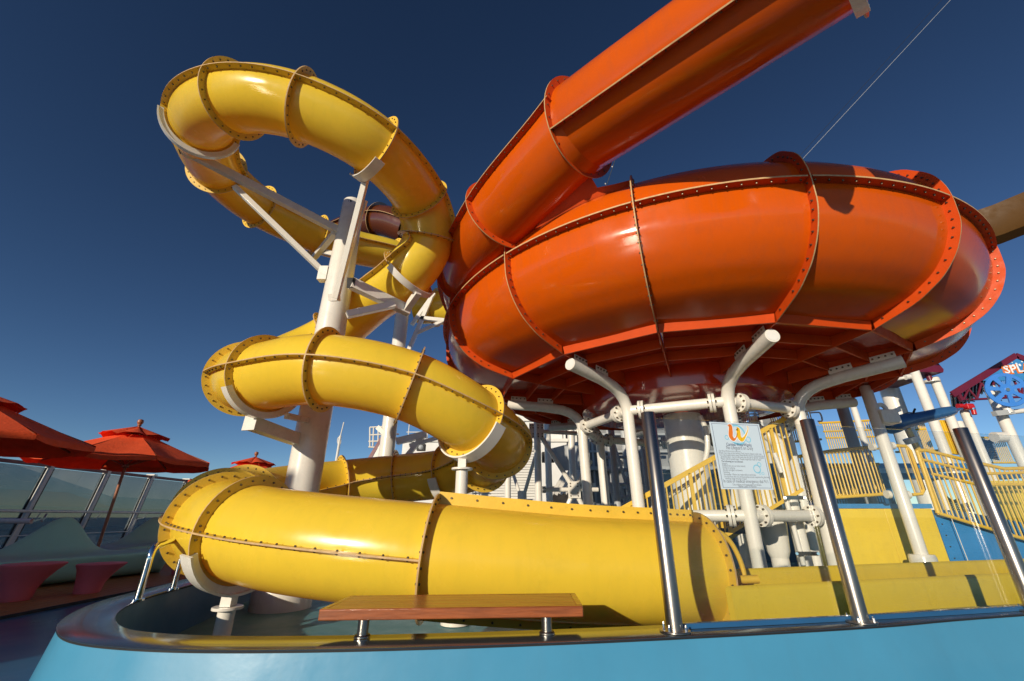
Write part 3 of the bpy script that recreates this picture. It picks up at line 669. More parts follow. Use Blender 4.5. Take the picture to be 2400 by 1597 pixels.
# ================================================================ WHITE PIPE LEGS
def pipe_flange(mb, p, d, r=.17): p = np.array(p); d = nrm(d); mb.cyl(p - d * .045, p - d * .006, r, n=24); mb.cyl(p + d * .006, p + d * .045, r, n=24)
legs_lab = {0: 'white bent pipe leg in front of the thick central column', -2: 'white bent pipe leg left of the first steel post', 2: 'white bent pipe leg behind the second steel post',
            -4: 'white bent pipe leg nearest the yellow middle loop', 4: 'white bent pipe leg right of centre, at the back', -6: 'white bent pipe leg at the back left of the bowl', 6: 'white bent pipe leg at the back right of the bowl', 8: 'white bent pipe leg furthest behind the bowl'}
for k, lab in legs_lab.items():
    a = AZ0 + k * DAZ
    t = thing('bowl_leg', lab, 'support leg', pol(2.02, a, 0), 'bent pipe legs under the orange bowl')
    path = [pol(3.52, a, 3.155)] + [pol(2.75, a, 3.09)] + [pol(2.02 + .55 - .55 * math.sin(R_(s)), a, 3.05 - .42 + .42 * math.cos(R_(s))) if s else pol(2.57, a, 3.06) for s in (0, 18, 36, 54, 72, 90)] + [pol(2.02, a, 2.3), pol(1.97, a, 0)]
    obj('pipe', M().tube(path, .095, 22), W_, t, sharp=50)
    mb = M(); T = np.array([-math.sin(R_(a)), math.cos(R_(a)), 0]); e = pol(3.52, a, 3.155); d = nrm(pol(3.52, a, 3.155) - pol(2.75, a, 3.09))
    obj('end_slot', M().cyl(e + d * .001, e + d * .004, .075, n=20), WD, t)
    for r in (3.3, 2.75):
        c = pol(r, a, 3.185 + (r - 2.75) * .08)
        e_ = nrm([math.cos(R_(a)), math.sin(R_(a)), .08])
        for sg in (-1, 1):
            obj('bolted_lug', M().bar(c - e_ * .16 + T * .045 * sg + [0, 0, .03], c + e_ * .16 + T * .045 * sg + [0, 0, .03], .012, .10, (0, 0, 1)), W_, t)
            for j in (-.12, -.04, .04, .12): mb.bolt(c + e_ * j + T * .052 * sg + [0, 0, .04], T * sg, .016, .016)
    obj('bolt', mb, BOLT, t, kind='stuff')
    obj('foot_plate', M().cyl(pol(1.97, a, .0), pol(1.97, a, .03), .17, n=24), W_, t)
    # ring pipe to the next leg
    b = a + 2 * DAZ
    for zr, rr in ((2.67, 2.04), (1.02, 1.99)):
        p, q = pol(rr, a, zr), pol(rr, b, zr); d = nrm(q - p)
        if zr < 2 and k not in (-2, 0, 4, 8): continue
        obj('ring_pipe', M().cyl(p + d * .07, q - d * .07, .082, n=18), W_, t)
        for c in (p + d * .24, q - d * .24):
            obj('pipe_flange', M().cyl(c - d * .045, c - d * .005, .15, n=24), W_, t); obj('pipe_flange', M().cyl(c + d * .005, c + d * .045, .15, n=24), W_, t)
        mb = M()
        for c in (p + d * .24, q - d * .24):
            u_, v_ = basis(d)
            for i in range(8):
                g = c + (u_ * math.cos(i * math.pi / 4) + v_ * math.sin(i * math.pi / 4)) * .12; mb.cyl(g - d * .07, g + d * .07, .014, n=6)
        obj('bolt', mb, BOLT, t, kind='stuff')
cc = thing('central_column', 'very thick white column under the middle of the orange bowl', 'column', (BX, BY, 0))
obj('shaft', M().lathe([(.36, 0), (.36, 2.9)], (BX, BY, 0), 48), W_, cc)
obj('base_flange', M().lathe([(0, .04), (.5, .04), (.5, 0)], (BX, BY, 0), 48), W_, cc)
dp = thing('drain_coupling', 'chrome pipe coupling with a red gasket under the bowl', 'pipe fitting', at(1757, 985, 7.6))
c0 = at(1757, 985, 7.6)
obj('pipe', M().cyl([c0[0], c0[1], 0], c0 + [0, 0, .35], .13, n=28), W_, dp)
obj('funnel', M().lathe([(.131, 1.35), (.19, 1.2), (.21, .9), (.17, .5), (.131, .4)], [c0[0], c0[1], 0], 28), W_, dp)
for dz in (-.10, -.05, .05, .10): obj('clamp_ring', M().cyl(c0 + [0, 0, dz - .014], c0 + [0, 0, dz + .014], .165, n=28), CHROME, dp)
obj('gasket', M().cyl(c0 + [0, 0, -.03], c0 + [0, 0, .03], .13, n=24), RED, dp)
el = thing('elbow_pipe', 'white elbow pipe with a big bolted disc flange right of the notice', 'pipe', at(1850, 1320, 7.3) * [1, 1, 0])
v0 = at(1830, 1075, 7.3); v1_ = v0 * [1, 1, 0]
obj('pipe', M().tube(catmull([v1_, v0, v0 + [-.02, 0, .28], v0 + [-.25, .1, .50], v0 + [-.7, .3, .55]], 6), .10, 18), W_, el)
fc = at(1830, 1008, 7.5); fn = nrm([.15, -1, .1])
obj('disc_flange', M().cyl(fc, fc + fn * .035, .155, n=28), W_, el)
mb = M(); u_, v_ = basis(fn)
for i in range(8): mb.bolt(fc + fn * .035 + (u_ * math.cos(i * .785 + .3) + v_ * math.sin(i * .785 + .3)) * .12, fn, .022, .02)
obj('bolt', mb, BOLT, el, kind='stuff')
for dz in (-.02, .05): obj('joint_flange', M().cyl([v1_[0], v1_[1], .95 + dz], [v1_[0], v1_[1], .99 + dz], .17, n=24), W_, el)
# cables
for i, (a, b, lab) in enumerate((((1883, 371, 14), (2228, 0, 14), 'thin pale stay cable rising to the upper right'), ((1875, 365, 15), (2207, 0, 15), 'thin dark stay cable beside the pale one'))):
    p, q = att(*a), att(*b); p2 = p - (q - p) * .6; q2_ = q + (q - p) * .5
    obj_ = meta(obj('stay_cable', M().cyl(p2, q2_, .006, n=6), GREYP if i == 0 else DARK), lab, 'cable', 'stay cables above the bowl')
ls = thing('light_string', 'dark string with tiny bulbs between orange tube and bowl', 'string lights', att(1420, 440, 12))
obj('wire', M().cyl(att(1400, 500, 12), att(1450, 350, 12), .008, n=6), DARK, ls)
for x, y in ((1419, 431), (1435, 391), (1446, 362)): obj('bulb', M().lathe([(0, -.03), (.025, 0), (0, .03)], att(x, y, 12), 8), W_, ls)
# brown channel slide at right
bc = thing('brown_flume', 'brown channel flume coming in from the right edge behind the bowl', 'water slide', att(2350, 530, 11))
rows = []
for x, y, t_ in ((2270, 560, 11.6), (2330, 541, 11.3), (2420, 505, 11), (2560, 450, 10.6)):
    p = att(x, y, t_); T_ = nrm(att(2420, 505, 11) - att(2330, 541, 11.3)); S_ = nrm(np.cross(T_, (0, 0, 1)))
    rows.append([p - S_ * .5 + [0, 0, .5], p - S_ * .48 + [0, 0, .05], p - S_ * .3 + [0, 0, -.3], p + [0, 0, -.42], p + S_ * .3 + [0, 0, -.3], p + S_ * .48 + [0, 0, .05], p + S_ * .5 + [0, 0, .5], p + S_ * .44 + [0, 0, .5], p + S_ * .4 + [0, 0, .05], p + [0, 0, -.36], p - S_ * .4 + [0, 0, .05], p - S_ * .44 + [0, 0, .5]])
obj('channel', M().grid(rows, True), mat('golden_brown_gelcoat', (0.09, 0.04, 0.007), 0.5, spec=0.2, var=0.1, scale=2), bc, sharp=40)

# ================================================================ LOUNGE DECK ON THE LEFT
# windscreen
ws = thing('windscreen', 'tall tinted glass windscreen along the ship side', 'windscreen', (-12.6, 12, 0))
ys_ = [3.2 + 1.72 * i for i in range(16)]
for i, y in enumerate(ys_):
    obj('post', M().bar((-12.75, y, 0), (-12.42, y, 2.32), .16, .10, (0, 1, 0)), WD, ws)
    obj('post_cap', M().box(-12.56, -12.28, y - .075, y + .075, 2.325, 2.36), W_, ws)
    obj('handrail_bracket', M().tube([(-12.45, y, .95), (-12.25, y, .98), (-12.18, y, 1.12)], .015, 6), W_, ws)
    if i < 15:
        g = obj('tinted_pane', M().hexa([(-12.73, y + .09, .12), (-12.73, y + 1.63, .12), (-12.72, y + 1.63, .12), (-12.72, y + .09, .12), (-12.44, y + .09, 2.22), (-12.44, y + 1.63, 2.22), (-12.43, y + 1.63, 2.22), (-12.43, y + .09, 2.22)]), TGLASS, ws)
        for q_ in (.10, 1.62): obj('pane_frame', M().bar((-12.70, y + q_, .1), (-12.41, y + q_, 2.22), .03, .03), DARK, ws)
        obj('strut', M().bar((-12.25, y + 1.25, .2), (-12.10, y + 1.25, .95), .05, .03), W_, ws)
obj('top_rail', M().box(-12.48, -12.36, -2, 34, 2.24, 2.32), PURP, ws)
obj('sill', M().box(-12.85, -12.6, -2, 34, 0, .12), WD, ws)
obj('handrail', M().cyl((-12.18, -2, 1.14), (-12.18, 34, 1.14), .035, n=12), W_, ws)
obj('lower_rail', M().cyl((-12.2, -2, .58), (-12.2, 34, .58), .014, n=8), W_, ws)
wr = thing('rail_bar', 'short white horizontal rail bar in front of the windscreen at the left edge', 'rail', at(40, 1221, 9.5))
obj('bar', M().cyl(at(-150, 1219, 9.5), at(75, 1222, 9.5), .05, n=14), W_, wr); obj('bracket', M().bar(at(78, 1222, 9.5), at(108, 1214, 9.6), .035).bar(at(98, 1222, 9.6), at(110, 1205, 9.7), .03), STEEL, wr)

def sofa():
    t = thing('lounge_sofa', 'teal molded wave shaped lounge with a tall rounded back, nearest the left edge', 'sofa', (0, 0, 0), 'teal wave lounges by the windscreen')
    N = 26; rows = []
    for i in range(N + 1):
        s = i / N; y = -1.45 + 2.9 * s
        hb = .40 + .58 * math.exp(-((s - .50) / (.21 if s < .5 else .13)) ** 2)            # back outline
        e = min(s, 1 - s); w = min(1, (e / .10)) ** .5 if e < .10 else 1
        fx = .52 * (.55 + .45 * w); zb = .40 * (.80 + .20 * w)
        inx = fx * .80
        back = -.36 - .18 * (hb - .4) 
        rows.append([(fx * .80, y * .93, 0), (fx * .93, y * .97, .2), (fx + .02, y, zb - .03), (fx, y, zb + .005), (fx * .5, y, zb + .0), (-.12, y, zb - .005), (-.24, y, zb + (hb - .4) * .35), (back + .04, y, hb - .01), (back, y, hb + .015), (back - .05, y, hb - .02), (-.48, y, .36), (-.42, y * .97, .15), (-.38, y * .93, 0)])
    mb = M().grid(rows, True); n = 13; mb.f += [tuple(range(n)), tuple(len(mb.v) - n + i for i in range(n))[::-1]]
    obj('molded_shell', mb, SOFA, t, sharp=80, sub=2)
    return t
s0 = sofa(); s0.location = (-7.25, 7.85, .03); s0.rotation_euler[2] = R_(-14)
copytree(s0, (-8.3, 11.2, .03), 'teal wave lounge further away, left of the lowest yellow bend', rz=R_(-12))
copytree(s0, (-6.6, 3.4, .03), 'teal wave lounge just outside the left edge', rz=R_(-12))
def stool():
    t = thing('side_table', 'pink flared side table cut by the left edge', 'table', (0, 0, 0), 'pink flared side tables')
    rows = []
    for z, r, dx in ((0, .165, -.05), (.02, .175, -.05), (.12, .185, -.045), (.22, .215, -.02), (.33, .27, .02), (.405, .325, .05), (.42, .33, .055), (.425, .32, .055), (.425, .0, .055)):
        rows.append([(dx + r * math.cos(a), r * .95 * math.sin(a), z) for a in [2 * math.pi * i / 36 for i in range(36)]])
    obj('molded_body', M().grid(rows, True), PINK, t, sharp=50)
    return t
p = atz(8, 1413, .03); t0 = stool(); t0.location = tuple(p + [.0, .15, 0]); t0.scale = (.98,) * 3
p = atz(186, 1394, .03); copytree(t0, p + [0, .15, 0], 'pink flared side table in front of the nearer teal lounge', scale=.86)
p = atz(418, 1348, .03); copytree(t0, p + [0, .15, 0], 'pink flared side table partly hidden behind the lowest yellow bend', scale=.95)

def umbrella():
    t = thing('parasol', 'red orange parasol in the middle of the three, whole canopy in view', 'parasol', (0, 0, 0), 'red orange parasols on the lounge deck')
    Rr, n, zt, zb = 1.36, 8, 2.35, 1.78
    obj('pole', M().cyl((0, 0, 0), (0, 0, 2.43), .024, n=14), WOODP, t)
    obj('finial', M().lathe([(.02, 0), (.035, .01), (.03, .03), (.045, .05), (.052, .08), (.04, .115), (0, .13)], (0, 0, 2.43), 16), WOODP, t)
    obj('hub', M().lathe([(.024, 0), (.055, .01), (.06, .06), (.024, .08)], (0, 0, 1.67), 14), WOODP, t)
    for k in range(n):
        a, b = 2 * math.pi * k / n + .2, 2 * math.pi * (k + 1) / n + .2; rows = []
        for i in range(9):
            s = i / 8; r = .30 + (Rr - .30) * s; z = zt - .12 - (zt - zb - .12) * (s ** .92)
            row = []
            for j in range(7):
                q = j / 6; ang = a + (b - a) * q; chord_ = math.cos(math.pi / n) / math.cos((q - .5) * 2 * math.pi / n) if True else 1
                sag = .05 * s * math.sin(math.pi * q) + .012 * math.sin(9 * q + 5 * s + k) * s
                row.append((r * chord_ * math.cos(ang), r * chord_ * math.sin(ang), z - sag * .8))
            rows.append(row)
        rows.append([(x * 1.0, y * 1.0, z - .06) for x, y, z in rows[-1]])
        obj('canopy_panel', M().grid(rows), CANV, t, sharp=70)
        rows = []
        for i in range(5):
            s = i / 4; r = .02 + .50 * s; z = zt + .06 - .20 * s
            rows.append([(r * math.cos(a + (b - a) * j / 4), r * math.sin(a + (b - a) * j / 4), z + (.035 * s * math.sin(math.pi * j / 4)) + .012 * math.sin(3 * j + k)) for j in range(5)])
        obj('vent_panel', M().grid(rows), CANV, t, sharp=70)
        e = (Rr * .97 * math.cos(a), Rr * .97 * math.sin(a), zb - .005)
        obj('rib', M().bar((.05 * math.cos(a), .05 * math.sin(a), zt - .06), e, .02, .028, (0, 0, 1)), WOODP, t)
        obj('strut', M().bar((.05 * math.cos(a), .05 * math.sin(a), 1.72), (Rr * .5 * math.cos(a), Rr * .5 * math.sin(a), zt - .36), .018, .024, (0, 0, 1)), WOODP, t)
    return t
u = umbrella(); u.scale = (1.19,) * 3; u.location = tuple(at(291, 1102, 9.5) * [1, 1, 0] + [0, 0, .0])
copytree(u, at(-100, 1000, 6.3) * [1, 1, 0], 'red orange parasol cut off by the left edge', rz=.4, scale=1.17)
copytree(u, at(594, 1095, 12.6) * [1, 1, 0] + [0, 0, .0], 'small distant red orange parasol peeking over the yellow tube', rz=.2, scale=1.08)
# steel hoop rail standing on the parapet
hr = thing('hoop_rail', 'polished steel hoop rail standing on the parapet by the lounges', 'handrail', atz(320, 1408, .4))
pa = atz(322, 1408, .4); pbb = atz(405, 1382, .4); hz = np.array([0, 0, 1.0])
Lh = (.385)
obj('hoop', M().tube(catmull([pa, pa + hz * .2, pa + hz * (Lh - .07), pa * .94 + pbb * .06 + hz * (Lh - .01), pa * .8 + pbb * .2 + hz * Lh, pa * .4 + pbb * .6 + hz * (Lh + .02), pbb * 1.3 - pa * .3 + hz * (Lh + .02)], 7), .026, 16), CHROME, hr)
obj('leg', M().cyl(pbb, pbb + hz * (Lh + .01), .022, n=16), CHROME, hr)
for q in (pa, pbb): obj('foot_ring', M().cyl(q, q + hz * .012, .045, n=20), CHROME, hr)

# ================================================================ BACKGROUND UNDER AND BEHIND THE BOWL
bh = thing('deckhouse', 'white deckhouse with ribbed siding seen between the legs of the bowl', 'building', (0, 24, 0))
obj('wall', M().box(-5.6, 2.8, 22, 30, 0, 4.55), WD, bh)
obj('upper_block', M().box(-.9, 2.8, 22.3, 30, 4.73, 6.6), WD, bh)
obj('roof_edge', M().box(-5.7, 2.9, 21.9, 30, 4.56, 4.72), W_, bh)
mb = M()
for i in range(34): mb.box(-2.4, 1.3, 21.93, 21.99, .2 + i * .125, .2 + i * .125 + .095)
obj('siding_board', mb, SIDING, bh, kind='stuff')
obj('door', M().box(-3.6, -2.7, 21.94, 21.99, 0, 2.1), SIDING, bh, bevel=.01)
obj('dark_opening', M().box(1.7, 2.75, 21.9, 21.99, 0, 2.4), BLACKM, bh)
for i in range(9): 
    obj('roof_rail_post', M().cyl((-5.4 + i, 22.2, 4.73), (-5.4 + i, 22.2, 5.7), .025, n=6), W_, bh)
for z in (5.1, 5.7): obj('roof_rail', M().cyl((-5.5, 22.2, z), (2.8, 22.2, z), .025, n=6), W_, bh)
def floodlight(px, py, Y, lab, s=1.0):
    c = at(px, py, Y); t = thing('floodlight', lab, 'lamp', c, 'floodlights in the background')
    obj('housing', M().box(c[0] - .28 * s, c[0] + .28 * s, c[1] - .1 * s, c[1] + .2 * s, c[2] - .22 * s, c[2] + .22 * s), DARK, t, bevel=.03)
    obj('lens', M().lathe([(0, -.02), (.10 * s, 0), (.16 * s, .05)], c + [0, -.16 * s, 0], 20, (0, 1, 0)), GREYP, t)
floodlight(1285, 1072, 19, 'square black lamp with round lens between the white tower posts', 1.0)
floodlight(987, 1049, 21, 'small square lamp on the white deckhouse above the yellow tube', .75)
# steel tower
tw = thing('lattice_tower', 'white steel tower with crossed braces behind the bowl legs', 'tower', (2, 14, 0))
def V_(px, Y): return at(px, 1150, Y) * [1, 1, 0]
posts = [(1190, 15), (1262, 13), (1287, 17), (1345, 16), (1445, 14), (1475, 18), (1520, 15)]
for i, (px, Y) in enumerate(posts):
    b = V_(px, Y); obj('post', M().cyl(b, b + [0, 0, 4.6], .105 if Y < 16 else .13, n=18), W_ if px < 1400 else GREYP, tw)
def brace(a, b, w=.07, m=W_): obj('brace', M().cyl(a, b, w, n=10), m, tw)
def tp(i, z): return V_(*posts[i]) + [0, 0, z]
mid = (tp(0, 1.45) + tp(1, 1.45)) / 2
for z in (.3, 2.9): brace(tp(0, z), mid, .055); brace(tp(1, z), mid, .055)
brace(tp(0, 1.45), tp(1, 1.45), .05); brace(tp(0, 2.9), tp(1, 2.9), .05)
obj('node_plate', M().box(mid[0] - .14, mid[0] + .14, mid[1] - .12, mid[1] - .09, mid[2] - .3, mid[2] + .3), W_, tw)
n2_ = at(1346, 1148, 12.6)
for q in ((1266, 1020), (1385, 1080), (1322, 1205), (1372, 1200)): brace(n2_, at(*q, 12.6), .065)
brace(at(1272, 1148, 12.6), at(1402, 1148, 12.6), .06); brace(at(1270, 1012, 12.6), at(1352, 1016, 12.6), .06)
for (x, y, w, h) in ((1346, 1148, .17, .22), (1275, 1148, .05, .09), (1266, 1010, .10, .22), (1246, 1010, .07, .22)):
    c = at(x, y, 12.5); obj('node_plate', M().box(c[0] - w, c[0] + w, c[1], c[1] + .03, c[2] - h, c[2] + h), W_, tw)
    bl_ = M()
    for i in (-.6, .6):
        for j in (-.75, -.4, .4, .75): bl_.bolt((c[0] + w * i, c[1], c[2] + h * j), (0, -1, 0), .022, .02)
    obj('bolt', bl_, BOLT, tw, kind='stuff')
for a, b in (((1400, 1072), (1560, 1072)), ((1400, 1100), (1560, 1104)), ((1430, 1135), (1560, 1138)), ((1440, 1165), (1540, 1168)), ((1405, 1030), (1560, 1038)), ((1440, 1045), (1480, 1175)), ((1490, 1045), (1520, 1180)), ((1520, 1045), (1490, 1130)), ((1480, 1150), (1450, 1205)), ((1455, 1140), (1472, 1200)), ((1500, 1060), (1470, 1130)), ((1416, 1100), (1450, 1200)), ((1570, 1080), (1590, 1160)), ((1600, 1090), (1560, 1150))):
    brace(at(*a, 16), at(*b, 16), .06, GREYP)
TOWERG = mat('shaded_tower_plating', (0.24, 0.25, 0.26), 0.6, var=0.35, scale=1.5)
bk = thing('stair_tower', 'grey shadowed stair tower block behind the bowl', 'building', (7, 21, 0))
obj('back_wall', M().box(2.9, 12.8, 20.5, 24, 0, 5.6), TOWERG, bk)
obj('upper_deck', M().box(2.9, 12.9, 20.1, 24, 5.62, 5.8), GREYP, bk)
obj('middle_deck', M().box(2.9, 12.9, 20.1, 20.5, 3.0, 3.15), GREYP, bk)
for i in range(14):
    x = 3.0 + i * .75; obj('frame_post', M().box(x, x + .09, 20.3, 20.4, 0, 6.6), GREYP if i % 3 else W_, bk)
for z in (.7, 1.5, 2.2, 3.8, 4.6, 6.1, 6.55): obj('frame_beam', M().box(2.9, 13.2, 20.25, 20.33, z, z + .09), GREYP, bk)
random.seed(5)
for i in range(60):
    x = random.uniform(3, 12.4); z = random.uniform(.4, 5.6); w = random.uniform(.06, .3); h = random.uniform(.05, .22)
    obj('pipe_fitting', M().box(x, x + w, 20.0, 20.12, z, z + h), random.choice([W_, W_, GREYP, STEEL]), bk)
tarp = thing('tarpaulin', 'pale grey fabric sail hanging between the tower posts', 'tarpaulin', at(1340, 1075, 18))
obj('cloth', M().grid([[at(x, y + 6 * math.sin(s * 3) * (x - 1290) / 100, 18 + .15 * math.sin(x * .11)) for x, y in zip(np.linspace(a, b, 10), np.linspace(c, d, 10))] for s, a, b, c, d in ((0, 1290, 1382, 1052, 1028), (.33, 1298, 1382, 1068, 1055), (.66, 1306, 1382, 1086, 1082), (1, 1316, 1376, 1104, 1100))]), GREYP, tarp)
aw = thing('awning_ramp', 'white slatted ramp leaning behind the tower braces', 'ramp', at(1330, 1110, 19))
for i in range(6): obj('slat', M().bar(at(1292 + i * 11, 1160 - i * 1, 19), at(1325 + i * 11, 1108 - i * 4, 20.2), .14, .05, (0, -1, .4)), W_, aw)
nt_ = thing('safety_net', 'black safety netting strung between the legs above the yellow tube', 'net', at(1290, 1195, 9.5))
def netgrid(root, pts, nx, nz, r, m=DARK):       # corner points a b (top), c d (bottom)
    a, b, c, d = [np.array(p) for p in pts]; mb = M()
    for i in range(nx + 1):
        s = i / nx; p, q = a + (b - a) * s, c + (d - c) * s; mb.cyl(p + [0, 0, -.06 * math.sin(math.pi * s)], q, r, n=4, cap=False)
    for j in range(nz + 1):
        s = j / nz; P_ = [(a + (c - a) * s) + ((b + (d - b) * s) - (a + (c - a) * s)) * (i / 8) + [0, 0, -.06 * math.sin(math.pi * i / 8) * (1 - s)] for i in range(9)]
        mb.tube(P_, r * (2.2 if j == 0 else 1), 4, False)
    obj('net_mesh', mb, m, root, kind='stuff')
netgrid(nt_, (at(1190, 1178, 9.5), at(1262, 1184, 9.5), at(1190, 1225, 9.5), at(1262, 1225, 9.5)), 20, 8, .007)
netgrid(nt_, (at(1272, 1178, 9.5), at(1370, 1188, 9.5), at(1278, 1230, 9.5), at(1372, 1230, 9.5)), 24, 8, .007)
netgrid(nt_, (at(1388, 1184, 9.5), at(1500, 1200, 9.5), at(1390, 1230, 9.5), at(1500, 1230, 9.5)), 26, 8, .007)
# stairs and cage behind column 2
cg = thing('access_stair', 'white access stair with a railed landing behind the white column', 'stairs', at(900, 1050, 16))
g = lambda x, y, Y=16: at(x, y, Y)
for a, b in (((867, 1002), (867, 1048)), ((867, 1002), (905, 1000)), ((866, 1020), (905, 1018)), ((864, 1035), (905, 1034)), ((876, 1003), (874, 1046)), ((887, 1003), (886, 1048)), ((898, 1003), (897, 1040)), ((864, 1048), (900, 1050))):
    obj('landing_rail', M().cyl(g(*a), g(*b), .03, n=8), W_, cg)
obj('stringer', M().bar(g(862, 1082), g(904, 1012), .06, .12), PURP, cg); obj('stringer', M().bar(g(872, 1088), g(912, 1014), .06, .18), W_, cg)
for i in range(9): obj('tread', M().bar(g(877 + i * 5, 1086 - i * 8.5, 16.2), g(895 + i * 5, 1086 - i * 8.5, 16.2), .12, .04), BROWN, cg)
mast = thing('antenna_mast', 'thin white antenna mast against the sky left of the columns', 'mast', at(795, 1060, 20))
obj('pole', M().cyl(at(785, 1100, 20), at(798, 1022, 20), .06, n=10).cyl(at(798, 1022, 20), at(806, 990, 20), .025, n=8), W_, mast)
obj('antenna_ring', M().tube([at(795 + 4 * math.cos(a), 1034 + 9 * math.sin(a), 20) for a in np.linspace(0, 2 * math.pi, 13)], .02, 6, False), W_, mast)

# yellow stair
st = thing('yellow_stair', 'yellow railed staircase with dark treads in front of the central column', 'stairs', at(1640, 1200, 7.2))
yz = lambda x, y, Y=7.2: at(x, y, Y)
top = lambda s: yz(1440 + 400 * s, 1203 - 222 * s); 
P_, Q_ = top(0), top(1)
obj('top_rail', M().bar(P_, Q_, .03, .075, (0, 0, 1)), YF, st, bevel=.004)
drop = np.array([0, 0, -1.15])
obj('bottom_rail', M().bar(P_ + drop, Q_ + drop, .025, .05, (0, 0, 1)), YF, st)
for i in range(37):
    p = P_ + (Q_ - P_) * (i + .5) / 37; big = i % 6 == 3
    obj('stair_post' if big else 'baluster', M().bar(p + [0, 0, -.03], p + drop, .055 if big else .018, .03 if big else .018, (0, 1, 0)), YF, st)
for i in range(10):
    p = P_ + (Q_ - P_) * (i + .5) / 10 + [0, .12, -1.25]; 
    obj('tread', M().box(p[0] - .14, p[0] + .14, p[1], p[1] + .7, p[2] - .03, p[2]), DARK, st)
    obj('riser', M().box(p[0] + .1, p[0] + .13, p[1], p[1] + .7, p[2] + .0, p[2] + .2), BLACKM, st)
obj('side_string', M().bar(P_ + [0, .82, -1.3], Q_ + [0, .82, -1.3], .04, .3, (0, 0, 1)), YF, st)
cp = thing('curved_pipe', 'white curved pipe wrapping past the central column', 'pipe', at(1655, 1060, 7.6))
obj('pipe', M().tube(catmull([at(x, y, 7.55) for x, y in ((1640, 975), (1655, 1010), (1657, 1060), (1640, 1108), (1605, 1140), (1555, 1168))], 6), .045, 12), W_, cp)
dpz = thing('drain_pipe', 'slim cream pipe held by steel clamps beside a pipe leg', 'pipe', at(1870, 1240, 7.0))
obj('pipe', M().cyl(at(1841, 1165, 7), at(1884, 1325, 7), .034, n=14).cyl(at(1815, 1062, 7), at(1832, 1108, 7), .034, n=14), W_, dpz)
for y, x0, x1 in ((1167, 1840, 1886), (1298, 1868, 1918)):
    obj('clamp', M().bar(at(x0, y, 6.93), at(x1, y, 6.93), .02, .055), STEEL, dpz)
    for x in (x0, x1): obj('clamp_bolt', M().cyl(at(x, y, 6.85), at(x, y, 7.0), .02, n=8), CHROME, dpz)

# ================================================================ WATER PLAYGROUND AT THE RIGHT
yw = thing('yellow_wall_panel', 'big flat yellow panel wall with blue top strip behind the run-out channel', 'wall', (6.8, 8.65, 0))
obj('panel', M().box(5.2, 7.03, 8.6, 8.66, 0, 1.15), Y2, yw, bevel=.004); obj('panel', M().box(7.035, 7.93, 8.6, 8.66, 0, 1.15), Y2, yw, bevel=.004)
obj('top_strip', M().box(5.15, 7.95, 8.58, 8.75, 1.155, 1.235), BLUEP, yw)
sl_ = thing('blue_ramp_side', 'blue sloping side wall of the play ramp at the right', 'wall', (9, 8.7, 0))
obj('side_wall', M().add([(7.96, 8.62, 0), (14, 8.62, 0), (14, 8.62, .15), (11.0, 8.62, .62), (9.2, 8.62, .98), (8.4, 8.62, 1.12), (7.96, 8.62, 1.13)] + [(7.96, 8.9, 0), (14, 8.9, 0), (14, 8.9, .15), (11.0, 8.9, .62), (9.2, 8.9, .98), (8.4, 8.9, 1.12), (7.96, 8.9, 1.13)],
    [tuple(range(7)), tuple(range(7, 14))[::-1]] + [(i, 7 + i, 7 + (i + 1) % 7, (i + 1) % 7) for i in range(7)]), BLUEP, sl_)
bl_ = M()
for i in range(6): bl_.bolt((8.05, 8.62, .12 + i * .19), (0, -1, 0), .014, .012)
obj('bolt', bl_, BOLT, sl_, kind='stuff')
cbl = meta(obj('slack_cable', M().cyl(at(2224, 1200, 8.5), at(2270, 1318, 8.5), .006, n=6), W_), 'thin cable hanging in front of the blue ramp side', 'cable')

def railing(lab, top, bot, Y, n, extra=(), r=.034, rb=.014, group='yellow railings of the play deck'):
    if Y > 18: r, rb = r * 1.5, rb * 1.6
    t = thing('railing', lab, 'railing', at(*bot[0], Y), group)
    tw_ = [at(x, y, Y) for x, y in top]; bw_ = [at(x, y, Y) for x, y in bot]
    obj('top_rail', M().tube(tw_, r, 10), YF, t); obj('bottom_rail', M().tube(bw_, r * .9, 10), YF, t)
    for e in extra: obj('mid_rail', M().tube([at(x, y, Y) for x, y in e], r * .8, 10), YF, t)
    def along(P, s):
        P = np.array(P); d = np.r_[0, np.cumsum(np.linalg.norm(np.diff(P, axis=0), axis=1))]; return np.array([np.interp(s * d[-1], d, P[:, i]) for i in range(3)])
    x0 = max(min(p[0] for p in tw_), min(p[0] for p in bw_)); x1 = min(max(p[0] for p in tw_), max(p[0] for p in bw_))
    for i in range(n):
        x = x0 + (x1 - x0) * (i + .5) / n
        def z_at(P): P = sorted(P, key=lambda p: p[0]); return np.interp(x, [p[0] for p in P], [p[2] for p in P])
        y_ = tw_[0][1]; obj('baluster', M().cyl((x, y_, z_at(bw_)), (x, y_, z_at(tw_)), rb, n=6), YF, t)
    return t
railing('yellow railing above the yellow wall panel, left of the footed white post', [(1840, 1076), (1944, 1058), (2042, 1048)], [(1888, 1171), (2080, 1158)], 8.7, 22)
railing('short yellow railing right of the footed white post', [(2094, 1045), (2122, 1046), (2133, 1057), (2165, 1146)], [(2138, 1160), (2160, 1158), (2166, 1146)], 8.7, 2)
ra = railing('sloping yellow railing above the blue ramp side', [(2149, 1056), (2170, 1056), (2290, 1085), (2353, 1099), (2480, 1096)], [(2199, 1203), (2357, 1251), (2560, 1310)], 8.5, 26, [[(2185, 1111), (2284, 1135), (2440, 1137)], [(2160, 1077), (2298, 1111), (2440, 1107)]])
obj('end_post', M().cyl(at(2149, 1056, 8.5), at(2199, 1203, 8.5), .036, n=12), YF, ra)
